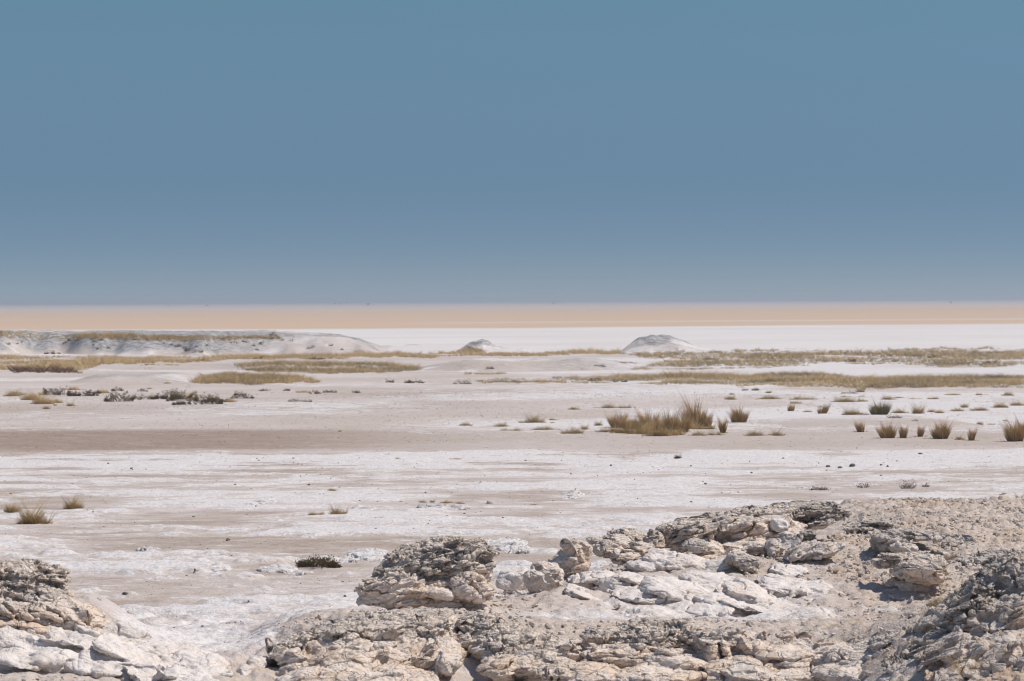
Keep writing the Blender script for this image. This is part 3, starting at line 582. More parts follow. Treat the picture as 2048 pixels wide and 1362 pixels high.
rock('rock_outcrop', 'bottom outcrop of blocky upright columns under a thin rubble top', 'rock outcrop',
     [(1420,1300,27.8,34,44,.4),(1460,1300,27.8,30,42,.4),(1500,1305,27.7,30,36,.4),(1470,1340,27.2,80,24,.5),(1560,1318,27.5,60,30,.5),(1630,1310,27.6,70,26,.5,6),(1560,1355,27,110,20,.5)],
     [([(1385,1272),(1450,1252),(1560,1252),(1680,1255),(1690,1290),(1560,1290),(1450,1290)], 70, .06, .24, .06, 4)],
     own=[(1425,1312,27.4,28,56,.24,2),(1452,1306,27.4,20,50,.22,-3),(1492,1300,27.4,26,48,.24,3),(1480,1268,27.8,40,18,.25,4),(1570,1270,27.8,34,18,.22,0),(1605,1268,27.9,32,20,.22,6)], capz=.70, seed=91, crack=.8, block=3.0)
rock('rock_outcrop', 'bottom slanting outcrop of pale fins left of the dark corner ridge', 'rock outcrop',
     [(1720,1320,27,56,26,.5,16),(1780,1300,26.9,46,28,.45,20),(1700,1350,26.7,80,22,.5),(1660,1330,27.2,40,20,.4,30)],
     [([(1640,1320),(1690,1290),(1760,1275),(1820,1268),(1820,1310),(1740,1340),(1660,1345)], 36, .08, .32, .08, 18)], capz=.74, seed=93, mat=M_STONE, tilt=18)
rock('rock_ridge', 'dark tilted rock ridge filling the lower right corner', 'rock ridge',
     [(2010,1165,26.6,70,44,.5,34),(1950,1205,26.5,70,36,.5,32),(1900,1245,26.4,66,34,.5,30),(2000,1245,26,110,48,.6,24),(1860,1295,26.2,66,36,.5,28),(1960,1310,25.6,110,46,.6,20),(2040,1330,25.2,90,50,.6,14),(2080,1190,26.3,80,70,.6,20),(1860,1345,25.8,90,30,.5,12),(1990,1362,25,150,30,.5)],
     [([(1860,1250),(1920,1190),(1985,1140),(2048,1095),(2048,1180),(1990,1215),(1930,1250),(1880,1275)], 80, .08, .30, .075, 32), ([(1790,1310),(1880,1270),(1990,1230),(2048,1200),(2048,1330),(1960,1350),(1860,1350)], 80, .10, .40, .08, 26)],
     capz=([1800,1900,2000,2060],[.72,.98,1.18,1.3]), seed=95, mat=M_DARKROCK, tilt=28)
rock('rock_outcrop', 'tall cracked outcrop with dark slabby top at the lower left edge', 'rock outcrop',
     [(30,1150,28.6,70,30,.5),(84,1158,28.7,44,24,.45,-16),(20,1185,28.4,70,24,.4),(90,1185,28.5,60,22,.45,-18),(60,1222,28.2,110,26,.6,-14),(150,1232,28.2,70,26,.5,-26),(-60,1200,28.4,70,80,.5),(30,1250,28,120,30,.6,-6)],
     [([(-20,1140),(30,1118),(110,1130),(134,1150),(120,1172),(20,1162)], 34, .08, .26, .06, -8), ([(0,1165),(120,1168),(150,1195),(90,1206),(10,1195)], 34, .07, .22, .09, -20), ([(0,1205),(150,1195),(230,1250),(160,1250),(20,1232)], 30, .07, .2, .06, -24)],
     capz=([0,130,250],[1.02,1.08,.9]), seed=97, tilt=-16)
rock('rock_hump', 'smooth cream slope with thin ledges at the bottom left', 'rock',
     [(120,1292,27.8,150,34,.7,-8),(230,1278,28.2,60,16,.5,-6),(60,1330,27.2,120,34,.6),(220,1330,27.3,130,28,.6,-6),(330,1312,27.8,70,20,.5,-8),(400,1330,27.6,60,22,.5,-10),(330,1356,27,130,22,.5)],
     [([(0,1255),(120,1255),(270,1270),(340,1310),(420,1340),(340,1362),(0,1362)], 46, .18, .6, .06, -10)], seed=99, mat=M_PALE, crack=.45, lay=2.0, rough=1.5, tilt=-10, block=2.6)
# low crusty outcrops out on the pan
for i, (lb, lm) in enumerate([
    ('low grey crusted rock lying left of centre on the pan', [(870,1018,55,36,9,.7),(915,1017,55,28,7,.6),(848,1020,54.8,16,8,.4)]),
    ('low folded white crust rising behind the pointed rock', [(1135,1000,58,34,10,.9,10),(1180,998,58.5,44,9,.9),(1105,1006,57.5,20,5,.6)]),
    ('rough grey and tan crust patch right of the folded crust', [(1290,998,58.5,36,7,.8),(1330,1000,58,26,7,.6),(1270,994,59,20,6,.6)]),
    ('pale crumbly crust heap behind the rock ridge', [(1620,985,60,44,7,1.0),(1660,983,60.5,30,5,.8)]),
    ('brownish crust heap with dry stems at the right', [(1720,978,61,40,6,1.0),(1750,981,60.5,22,4,.7)]),
    ('wide white crust hump at far right on the pan', [(2020,952,68,50,7,1.2),(1985,956,67,26,5,.8)]),
    ('bluish white crust hump left of the straw tuft', [(520,1010,56.5,40,7,.9),(480,1016,56,30,5,.8)]),
    ('small grey crust cone on the left part of the pan', [(286,1100,46,11,6,.3),(305,1103,46,14,4,.3)]),
    ('grey crust hump left of the dark bush', [(438,1140,42.5,22,7,.4),(400,1142,42.3,24,6,.5)]),
    ('white crust hump touching the dark bush', [(560,1142,42.5,40,9,.6),(600,1148,42,30,6,.5)]),
    ('dark grey crust knob at the lower left of the pan', [(338,1240,35.4,20,9,.3),(366,1240,35.4,16,5,.3)]),
    ('white crust swell on the pan above the domed outcrop', [(738,1112,44.5,44,10,.8),(700,1122,44,30,6,.6)]),
    ('grey crust swell right of the domed outcrop', [(1010,1090,46.5,46,9,.9),(1040,1102,45.5,34,6,.7)]),
    ('bluish crust block beside the straw tuft on the pan', [(725,1024,54.6,30,8,.6)])]):
    rock('crust_outcrop', lb, 'rock', lm, (), seed=120 + i * 3, mat=M_CRUST, crack=.9, lay=1.2, rough=1.6, voxel=.018, block=3.2, tilt=(-12, 9, 4)[i % 3], capz=.04 if i in (0, 2, 7, 8, 10) else .12)

# ------------------------------------------------------------------ loose stones, pebbles, gravel
def stone_mesh(name, seed, mat, lod=3, flat=0.6):
    rs = np.random.default_rng(seed); v = chunk(lod, (1.0, rs.uniform(.65, .95), rs.uniform(flat * .7, flat * 1.2)), rs, 0.62, 6)
    n = v / (np.linalg.norm(v, axis=1)[:, None] + 1e-6); v = v + n * (0.05 * fbm(v * 4 + seed, 3, seed))[:, None]
    v[:, 2] += 0.3 * flat * 0.5
    return mesh_np(name, v, tris=ICO[lod][1], attrs=dict(cap=np.full(len(v), .6), block=np.full(len(v), rs.random())), mat=mat)
STONES = [stone_mesh('loose_stone', 300 + i, M_STONE) for i in range(9)]
PALES = [stone_mesh('pale_stone', 340 + i, M_PALE) for i in range(4)]
PEBS = [stone_mesh('dark_pebble', 320 + i, M_PEBBLE, 2, 0.7) for i in range(6)]
rs = np.random.default_rng(77)
def put(name, me, p, size, label, cat, group, sink=0.25):
    o = link(name, me, loc=(p[0], p[1], p[2] - sink * size * 0.3)); o.scale = (size, size, size * rs.uniform(.7, 1.1))
    o.rotation_euler = (rs.normal(0, .25), rs.normal(0, .25), rs.uniform(0, 6.28)); return tag(o, label, cat, group)
ZONES = [([(1690,1020),(2048,1020),(2048,1110),(1960,1160),(1900,1190),(1700,1180),(1680,1080)], 95, 6, 20, 'loose stone in the rubble slope at upper right', 'stones in the upper right rubble'),
         ([(1300,1100),(1680,1090),(1700,1170),(1600,1165),(1450,1150),(1380,1165)], 60, 8, 24, 'loose stone strewn below the long rock ridge', 'stones strewn below the ridge'),
         ([(640,1240),(1000,1245),(1160,1270),(1700,1250),(1900,1230),(1880,1290),(1640,1320),(1200,1330),(900,1310)], 85, 6, 22, 'loose stone on the bottom rubble ridge', 'stones on the bottom rubble ridge'),
         ([(0,1260),(330,1290),(430,1350),(0,1360)], 26, 5, 15, 'loose stone lying on the cream slope at bottom left', 'stones on the bottom left slope'),
         ([(1000,1190),(1300,1215),(1600,1230),(1640,1250),(1000,1250)], 30, 5, 16, 'loose stone on the pale floor of the basin', 'stones on the basin floor'),
         ([(0,1200),(150,1200),(260,1270),(120,1290),(0,1260)], 25, 6, 16, 'loose stone on the lower left slope', 'stones on the lower left slope')]
for poly, n, s0, s1, lb, gr in ZONES:
    xs = [p[0] for p in poly]; ys = [p[1] for p in poly]; k = 0
    while k < n:
        px = rs.uniform(min(xs), max(xs)); py = rs.uniform(min(ys), max(ys))
        if not in_poly(px, py, poly): continue
        p = hit(px, py); sp = (s0 + (s1 - s0) * rs.random() ** 2.4) * p[1] / F
        put('loose_stone', STONES[int(rs.integers(9))], p, sp, lb, 'stone', gr); k += 1
SPEC = [('dark_stone', 1657,934,11,'leftmost of three dark stones in a row on the white pan'), ('dark_stone', 1680,936,11,'flat middle one of three dark stones in a row'), ('dark_stone', 1704,933,14,'double lobed right one of three dark stones in a row'),
        ('dark_stone', 1840,908,10,'flat dark stone lying alone below the tall grass clumps'), ('dark_stone', 445,1111,24,'thin dark flat fragment on brown sand at the left'), ('dark_stone', 456,1081,12,'reddish brown stone above the crust hump at left'), ('dark_stone', 250,1187,14,'rusty brown clod near the lower left outcrop')]
for nm, px, py, s, lb in SPEC:
    p = hit(px, py); o = put(nm, PEBS[int(rs.integers(6))], p, s * p[1] / F, lb, 'stone', None)
    if s > 20: o.scale = (o.scale[0], o.scale[1] * .5, o.scale[2] * .22); o.rotation_euler = (0, 0, .1)
p = hit(980, 1007); put('white_stone', PALES[1], p, 16 * p[1] / F, 'lone rounded white stone sitting on the pan', 'stone', None, 0)
for (px, py, s, lb) in [(1046,1176,12,'small white stone in front of the smooth pale boulder'),(1038,1184,16,'pale stone left of the grey boulder base'),(1700,1150,22,'white chunk in the rubble right of the ridge end'),(1688,1085,18,'bluish white chunk near the ridge end'),(1470,1160,16,'pale knob of stone under the speckled lens block'),(1505,1158,18,'pale stone right under the speckled lens block'),(1815,1128,20,'pale ribbed stone above the tan overhanging block'),(1270,1188,14,'white pebble beside the pale rounded lump'),(1780,1240,26,'ribbed pale rock at the foot of the pedestal')]:
    p = hit(px, py); put('pale_stone', PALES[int(rs.integers(4))], p, s * p[1] / F, lb, 'stone', None)
k = 0
while k < 220:
    py = 915 + 370 * rs.random() ** 1.15; px = rs.uniform(5, 2040)
    if py > 1000 and px > 1000 and py > 1100 - (px - 1000) * 0.15: continue
    if py > 1060 and (px < 290 or px > 720): continue
    p = hit(px, py)
    if bank_base(np.array([p[0]]), np.array([p[1]]))[0] > 0.02 and p[1] < 52: continue
    s = (1.7 + 4.2 * rs.random() ** 5 + 1.4 * rs.random()) * p[1] / F
    put('dark_pebble', PEBS[int(rs.integers(6))], p, s, 'small dark pebble scattered on the white and brown pan', 'pebble', 'dark pebbles on the pan', 0.1); k += 1
def scatter(name, label, pts, sizes, mat, seed, lod=1, flat=.7):
    """uncountable small stones, one object"""
    r_ = np.random.default_rng(seed); n = len(pts); v0, f0 = ICO[lod]; co = np.empty((n, len(v0), 3), np.float32); rn = np.empty((n, len(v0)), np.float32)
    for i in range(n):
        d = np.sign(v0) * np.abs(v0) ** .7 * (1 + .25 * r_.normal(size=(len(v0), 1)) * .5) * np.array([1, r_.uniform(.6, 1), r_.uniform(.4, 1) * flat])
        co[i] = d @ rotm(r_.normal(0, .4), r_.normal(0, .4), r_.uniform(0, 6.3)).T * sizes[i] * .5 + pts[i]; rn[i] = r_.random()
    tr = (f0[None] + (np.arange(n) * len(v0))[:, None, None]).reshape(-1, 3)
    me = mesh_np(name, co.reshape(-1, 3), tris=tr, attrs=dict(cap=rn.ravel(), block=rn.ravel()), mat=mat, smooth=False)
    return tag(link(name, me), label, kind='stuff')
def world_points(n, x0, x1, y0, y1, accept, seed):
    r_ = np.random.default_rng(seed); out = []
    while sum(map(len, out)) < n:
        y = np.sqrt(r_.uniform(y0 ** 2, y1 ** 2, n)); x = r_.uniform(x0, x1, n) * y; k = accept(x, y) > r_.random(n); out.append(np.stack([x[k], y[k]], 1))
    q = np.concatenate(out)[:n]; return q
q = world_points(9000, -.2, .2, 24, 50, lambda x, y: rub_mask(x, y) * (bank_base(x, y) > .1), 401)
scatter('rubble', 'pale crumbly stone rubble covering the bank', np.column_stack([q, bank_base(q[:, 0], q[:, 1]) + .03]), .018 + .075 * np.random.default_rng(5).random(len(q)) ** 3, M_STONE, 402)
q = world_points(16000, -.2, .2, 34, 125, lambda x, y: (bank_base(x, y) < 0.02) * (0.25 + .75 * sst(-.1, .4, -crust_field(x, y))) , 403)
scatter('gravel', 'fine dark grit sprinkled over the pan', np.column_stack([q, G(q[:, 0], q[:, 1])]), (.010 + .022 * np.random.default_rng(6).random(len(q)) ** 3) * (q[:, 1] / 45) ** .8, M_PEBBLE, 404, lod=0)

# ------------------------------------------------------------------ plants
def blades(n, h, spread, lean, width, rs_, top=0.35, seg=3, origins=None, hvar=.45, dirs=None, droop=.25):
    """curved tapering blades: (co, quads, tip, rnd)"""
    if origins is None:
        a = rs_.uniform(0, 6.283, n); r = spread * np.sqrt(rs_.random(n)); o = np.stack([r * np.cos(a), r * np.sin(a), 0 * a], 1)
    else: o = origins
    hh = h * (1 - hvar * rs_.random(n)) if np.isscalar(h) else h * (1 - hvar * rs_.random(n))
    a = rs_.uniform(0, 6.283, n); out = o / (spread + 1e-6) if np.isscalar(spread) and origins is None else np.stack([np.cos(a), np.sin(a), 0 * a], 1) * .6
    dr = out * lean + np.stack([np.cos(a), np.sin(a), 0 * a], 1) * lean * .55
    side = np.stack([-np.sin(a + 1.3), np.cos(a + 1.3), 0 * a], 1); S = np.linspace(0, 1, seg + 1)
    co = np.empty((n, (seg + 1) * 2, 3), np.float32); tip = np.empty((n, (seg + 1) * 2), np.float32)
    for k, s in enumerate(S):
        c = o + dr * (hh * s)[:, None] * (1 + droop * s) + np.array([0, 0, 1.]) * (hh * (s - droop * lean * s * s))[:, None]
        wd = width * (1 - s * .85) * .5
        wd = wd[:, None] if not np.isscalar(wd) else wd
        co[:, 2 * k] = c - side * wd; co[:, 2 * k + 1] = c + side * wd; tip[:, 2 * k:2 * k + 2] = s
    m = (seg + 1) * 2; q = np.array([[2 * k, 2 * k + 1, 2 * k + 3, 2 * k + 2] for k in range(seg)])
    Q = (q[None] + (np.arange(n) * m)[:, None, None]).reshape(-1, 4)
    rn = np.repeat(rs_.random(n), m)
    return co.reshape(-1, 3), Q, tip.ravel(), rn
def blade_mesh(name, parts, mat):
    co = []; Q = []; t = []; r = []; nv = 0
    for c, q, a, b in parts: co.append(c); Q.append(q + nv); t.append(a); r.append(b); nv += len(c)
    return mesh_np(name, np.concatenate(co), quads=np.concatenate(Q), attrs=dict(tip=np.concatenate(t), rnd=np.concatenate(r)), mat=mat, smooth=False)
TALL_G = 'tall dry grass clumps on the right'
def tall(px, py, h, wd, label, mat=M_TALL, seed=0, dens=1.0):
    p = hit(px, py); s = p[1] / F; H = 1.18 * h * s; W = wd * s; r_ = np.random.default_rng(seed + int(px)); parts = []
    nsub = max(1, int(round(wd / 15)))
    for i in range(nsub):
        cx = (i + .5) / nsub - .5; n = int((190 + 110 * r_.random()) * dens); hs = H * r_.uniform(.66, 1.08) * (1 - .45 * (2 * cx) ** 2)
        wind = r_.uniform(-.22, .16) + .75 * cx; base = np.array([cx * W * .50, r_.uniform(-.3, .3) * W * .5, -.02]); sp = W * r_.uniform(.2, .3) / max(1, nsub) ** .35
        for nn, hm, wdt, hv, tm in ((int(n * .55), 1.28, .011, .55, 1.), (n, .95, .015, .5, .9), (int(n * .8), .55, .018, .6, .55)):
            a_ = r_.uniform(0, 6.283, nn); rr = sp * np.sqrt(r_.random(nn)); o = np.stack([rr * np.cos(a_), rr * np.sin(a_), 0 * a_], 1)
            c, q, t, b = blades(nn, hs * hm * (1.10 - .55 * (rr / sp) ** 2), 1., .21, wdt, r_, origins=o, hvar=hv)
            zz = np.maximum(c[:, 2], 0); k = np.repeat(o[:, 0] / sp, 8); c[:, 0] += zz * (wind + .13 * k); parts.append((c + base, q, t * tm, b))
    nn = 70; o = np.stack([r_.normal(0, .34, nn) * W, r_.normal(0, .3, nn) * min(W, .5), np.full(nn, -.02)], 1); c, q, t, b = blades(nn, np.full(nn, H * .20), 1., .7, .014, r_, origins=o, hvar=.7); parts.append((c, q, t * .8, b))
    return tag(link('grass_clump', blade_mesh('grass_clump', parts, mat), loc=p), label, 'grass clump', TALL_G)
for a in [(1390,853,56,44,'tallest slanting grass clump behind the middle of the tight group'),(1336,865,50,40,'dense tall grass clump at the centre of the tight group'),(1366,864,40,24,'narrow grass clump at the right front of the tight group'),
          (1300,858,42,36,'brown bushy grass clump left of the dense centre clump'),(1236,855,32,36,'tawny pointed grass clump at the left end of the tight group'),(1268,858,26,38,'low tawny grass clump between the pointed and brown clumps'),(1418,854,26,16,'thin sparse grass wisps right of the tallest clump'),
          (1478,844,38,38,'fan shaped grass clump standing alone right of the tight group'),(1446,866,31,18,'small dark based grass clump leaning left below the fan shaped one'),
          (1582,822,15,20,'small brown grass clump on the sandy rise'),(1645,827,20,26,'low rounded straw clump right of the sandy rise'),
          (1354,866,46,28,'upright grass clump in front of the tallest one in the tight group'),(1312,862,34,30,'brown grass clump pressed against the dense centre clump'),(1254,858,30,28,'small tawny grass clump right of the pointed one'),(1406,853,46,24,'thin upright grass clump touching the tallest clump on its right'),
          (1722,864,34,20,'slim upright grass clump casting a dark shadow'),(1775,876,36,38,'wide golden brown grass clump left of the trio of small clumps'),(1806,875,24,22,'small grass clump joined to the wide golden clump'),
          (1840,873,27,18,'small loose grass clump between two bigger clumps'),(1881,877,40,42,'broad grey brown grass clump in the front row'),(1943,881,27,22,'thin straw coloured clump near the right edge'),(2030,883,42,42,'big dark based grass clump at the right edge'),(2046,872,42,20,'tall clump cut by the right edge behind the dark based one')]:
    tall(*a, seed=5)
tall(1758,829,32,46, 'dark green grass clump with pale tips behind the front row', M_GREENTALL, 6, 1.5)

TUFTS = [ # px, py, h, w, label, material
 (70,1047,22,66,'large straw tuft with dark base on the left of the pan',0),(147,1017,15,34,'straw tuft with feathery tips behind the large tuft',0),(26,1022,11,32,'small double tuft at the left edge',0),(676,1028,15,32,'golden tuft at the end of a low grass line',0),(632,1029,5,44,'low green yellow grass line left of the golden tuft',0),(666,981,4,24,'flat tuft behind the golden tuft',0),
 (846,1005,6,14,'green yellow tuft above the grey crusted rock',0),(865,1005,5,10,'tiny tuft beside the green yellow tuft',0),(895,1006,5,34,'low grass line above the grey crusted rock',0),(920,1007,4,20,'end of the grass line near the white stone',0),(1067,1010,3,20,'flat rusty tuft right of the white stone',0),(801,1003,3,10,'tiny brown tuft left of the grass line',0),
 (797,917,4,12,'small brown tuft on the white strip left of centre',1),(911,918,3,32,'thin flat grass patch on the white strip',1),(1355,917,7,14,'reddish twiggy tuft on the white strip',3),(680,863,3,6,'tiny tuft on the brown band',1),
 (85,808,16,44,'golden rounded tuft at left in front of the dark shrubs',2),(111,806,10,30,'golden tuft joined right of the rounded one',2),(62,800,14,40,'golden tuft behind the rounded tuft',2),(143,812,7,20,'small dark tuft right of the golden tufts',1),(92,818,6,17,'small dark tuft in front of the golden tufts',1),(110,811,4,8,'tiny tuft between golden and dark tufts',1),
 (25,792,11,34,'golden grass tuft at the far left edge',2),(380,796,9,26,'pale gold tuft among the dark shrubs',2),(460,804,6,30,'pale gold tuft right of the dark shrubs',2),(605,785,6,26,'pale gold tuft on the pale flat left of centre',2),(205,786,8,24,'golden tuft between two dark shrubs',2),(150,780,5,40,'thin golden fringe behind the maroon shrub',2),(300,778,4,14,'tiny gold tuft behind the green shrub',2),(335,767,4,14,'tiny gold tuft below the stony rise',2),
 (930,851,5,30,'flat tuft left of the first tall group',1),(1002,853,9,36,'brushy tuft left of the long grass line',1),(1019,861,7,54,'long low grass line in front of the brushy tuft',1),(1065,845,12,54,'wide brushy tuft behind the grass line',1),(1108,840,5,20,'small tuft right of the wide brushy tuft',1),(1104,846,4,14,'tiny tuft under the small tuft',1),(1090,859,5,58,'low middle grass line before the tall group',1),(1144,867,15,42,'rounded dark based tuft before the tall group',1),(1171,859,9,14,'small tuft right of the rounded tuft',1),
 (1147,819,8,24,'lone olive tuft left of the olive cushion',1),(1228,816,8,84,'wide olive grass cushion behind the tall group',1),(1197,851,9,16,'tan tuft at the left foot of the tall group',1),(1222,863,9,60,'low straw fringe at the left front of the tall group',0),(1290,868,9,90,'low tawny fringe in front of the tall group',0),(1355,870,8,36,'tawny tuft at the right front of the tall group',0),(1395,871,7,36,'flat tuft line right of the tawny fringe',1),(1432,870,8,36,'brushy flat tuft under the leaning clump',1),
 (1250,866,11,60,'low straw fringe between the pointed clump and the long fringe',0),(1320,872,12,70,'golden fringe at the foot of the dense centre clump',0),(1380,858,16,40,'golden undergrowth below the tallest clump',2),(1282,866,17,50,'golden undergrowth between the brown and pointed clumps',2),(1345,868,14,50,'golden undergrowth at the centre of the tight group',2),(1413,858,10,40,'straw undergrowth at the right of the tallest clump',0),
 (1510,871,9,42,'left half of the grass strip below the sandy rise',1),(1553,871,9,44,'right half of the grass strip below the sandy rise',1),(1640,815,4,10,'tiny tuft left of the rounded straw clump',1),(1614,824,5,24,'flat straw tuft between two small clumps',1),(1590,807,4,28,'thin dark tuft behind the small brown clump',1),
 (1461,799,7,26,'small tuft at the left of the scattered tufts',1),(1464,789,4,10,'tiny tuft above the leftmost scattered tuft',1),(1490,781,5,14,'dark tiny tuft at the grass belt edge',1),(1539,798,6,50,'scattered flat tuft left of the wide tuft',1),(1536,786,5,12,'tiny tuft under the grass belt',1),(1604,799,8,60,'wide straw tuft in the scattered row',1),(1690,804,8,56,'broad straw tuft right of the wide one',1),(1692,794,4,24,'small tuft behind the broad straw tuft',1),(1722,784,7,22,'bushy tuft just under the grass belt',1),(1722,793,5,16,'small tuft in front of the bushy tuft',1),(1724,803,5,26,'tuft right of the broad straw tuft',1),(1777,799,6,36,'tuft directly behind the dark green clump',1),(1866,798,5,22,'lone small tuft right of the dark green clump',1),(1830,798,3,30,'thin pinkish tuft right of the dark green clump',1),(1905,790,4,34,'thin dark tuft line under the belt',1),(1960,790,4,30,'olive tuft line near the right edge',1),(2016,791,6,24,'olive tuft near the right edge',1),(1793,796,3,30,'flat tuft between the belt and the green clump',1),
 (1929,815,10,14,'upright olive tuft in the right hand line',1),(1710,829,12,52,'straw tuft left of the dark green clump base',0),(1800,826,8,36,'straw tuft right of the dark green clump base',0),(1836,827,11,24,'taller straw tuft in the right line',0),(1880,826,8,20,'round straw tuft in the right line',0),(1860,824,5,20,'pale small tuft in the right line',0),(1915,822,5,30,'low tuft under the upright olive tuft',1),(1960,821,7,40,'tawny tuft in the right line',0),(2000,815,8,40,'tawny tuft toward the right edge',0),(2035,811,9,30,'olive tuft at the right edge',1),(1960,849,5,16,'left one of two small tufts on the pink flat',1),(1982,849,6,20,'right one of two small tufts on the pink flat',1),(2010,842,4,12,'tiny dark tuft near the right edge clump',1),(1920,879,6,20,'low tuft left of the thin straw clump',0),
 (1717,1017,6,50,'low dry tuft on the rubble behind the slab pile',0),(2002,1018,9,16,'small yellow tuft on the right rubble edge',0),(2011,988,4,26,'flat tan tuft on the right pan',1),(2039,1001,8,22,'dark tuft at the right edge of the pan',1),(1880,1225,14,60,'faint dry grass on the rubble below the tan block',0),(1712,1283,6,10,'tiny mossy tuft in the bottom rubble',0),(1925,1358,30,26,'blurred golden stems at the bottom edge',2)]
for i, (px, py, h, wd, lb, mi) in enumerate(TUFTS):
    p = hit(px, py); s = p[1] / F; r_ = np.random.default_rng(900 + i); n = int(np.clip(26 * wd ** .62 * (1.3 if h > 9 else 1), 70, 420))
    o = np.stack([r_.normal(0, .24, n) * wd * s, r_.normal(0, .20, n) * min(wd, 30) * s, 0 * np.zeros(n)], 1); o[:, 0] = np.clip(o[:, 0], -.5 * wd * s, .5 * wd * s)
    env = np.sqrt(np.clip(1 - (o[:, 0] / (.56 * wd * s)) ** 2, .05, 1)) * np.clip(.85 + .9 * fbm(np.stack([o[:, 0] / s / 9 + i * 7.7, o[:, 1], 0 * o[:, 0]], 1), 3, i), .3, 1.3); hh = h * s * (1.9 if mi == 2 else 1.55) * env
    parts = [blades(n, hh, 1.0, .55, max(.008, .55 * s), r_, origins=o, hvar=.6)]
    parts.append(blades(n, hh * .55, 1.0, .8, max(.010, .7 * s), r_, origins=o, hvar=.5))
    c, q, t, b = parts[1]; parts[1] = (c, q, t * .5, b)
    if h > 4 and wd > 8:
        k = int(n * .22); parts.append(blades(k, hh[:k] * 1.55, 1.0, .45, max(.006, .35 * s), r_, origins=o[:k], hvar=.5))
    if mi == 0 and h > 10:
        k = int(n * .35); parts.append(blades(k, hh[:k] * 1.75, 1.0, .35, max(.005, .25 * s), r_, origins=o[:k], hvar=.4))
    mat = (M_STRAW, M_BAND, M_GOLD, M_MAROON)[mi]
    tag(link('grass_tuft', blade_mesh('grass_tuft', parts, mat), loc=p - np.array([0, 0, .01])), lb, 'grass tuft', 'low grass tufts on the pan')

def shrub(px, py, h, wd, label, mat, seed, twigs=True, leaf=None, n=None):
    p = hit(px, py); s = p[1] / F; r_ = np.random.default_rng(seed); H = (1.4 if h > 20 and wd == 86 else 1.75) * h * s; W = wd * s; lf = leaf or max(.016, 1.15 * s)
    n = n or int(np.clip(wd * h * 1.8, 160, 2600)); v0, f0 = ICO[1]
    twiggy = mat is M_TWIG and seed < 1500
    if twiggy: n = int(wd * 5)
    root = bpy.data.objects.new('shrub', None); C.objects.link(root); root.location = p; tag(root, label, 'shrub', 'low dark shrubs on the pan')
    nst = max(8, int(wd * (2.2 if twiggy else .9))); so = np.stack([r_.uniform(-.5, .5, nst) * W, r_.uniform(-.5, .5, nst) * min(W, 1.2) * .6, 0 * np.zeros(nst)], 1)
    lump = np.clip(.62 + .75 * fbm(np.stack([so[:, 0] / W * 4 + seed, so[:, 1] / W * 4, 0 * so[:, 0]], 1), 2, seed), .15, 1.15) * r_.uniform(.75, 1.2, nst) ; env = np.clip(1 - np.abs(so[:, 0] / (.53 * W)) ** 1.7, .05, 1) * lump; sh = H * env
    c, q, t, b = blades(nst, sh, 1., .6, lf * (.5 if twiggy else .4), r_, origins=so, hvar=.25); link('stems', blade_mesh('stems', [(c, q, t, b)], M_TWIG), root)
    i = r_.integers(0, nst, n); f = r_.random(n) ** .6; cc = c.reshape(nst, -1, 3); seg = np.minimum((f * 3).astype(int), 2); fr = f * 3 - seg
    pos = cc[i, seg * 2] * (1 - fr)[:, None] + cc[i, seg * 2 + 2] * fr[:, None] + r_.normal(0, 1, (n, 3)) * lf * 1.3; pos[:, 2] = np.maximum(pos[:, 2], 0)
    sz = lf * r_.uniform(.5, 1.1, n); sc3 = r_.uniform(.5, 1.3, (n, 1, 3)) * np.array([1, 1, 1.5])
    co = v0[None] * sc3 * (sz * .5)[:, None, None] + pos[:, None]; tr = (f0[None] + (np.arange(n) * len(v0))[:, None, None]).reshape(-1, 3)
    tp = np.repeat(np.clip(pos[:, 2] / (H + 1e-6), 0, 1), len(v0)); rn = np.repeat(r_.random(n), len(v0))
    link('foliage', mesh_np('foliage', co.reshape(-1, 3), tris=tr, attrs=dict(tip=tp, rnd=rn), mat=mat, smooth=False), root)
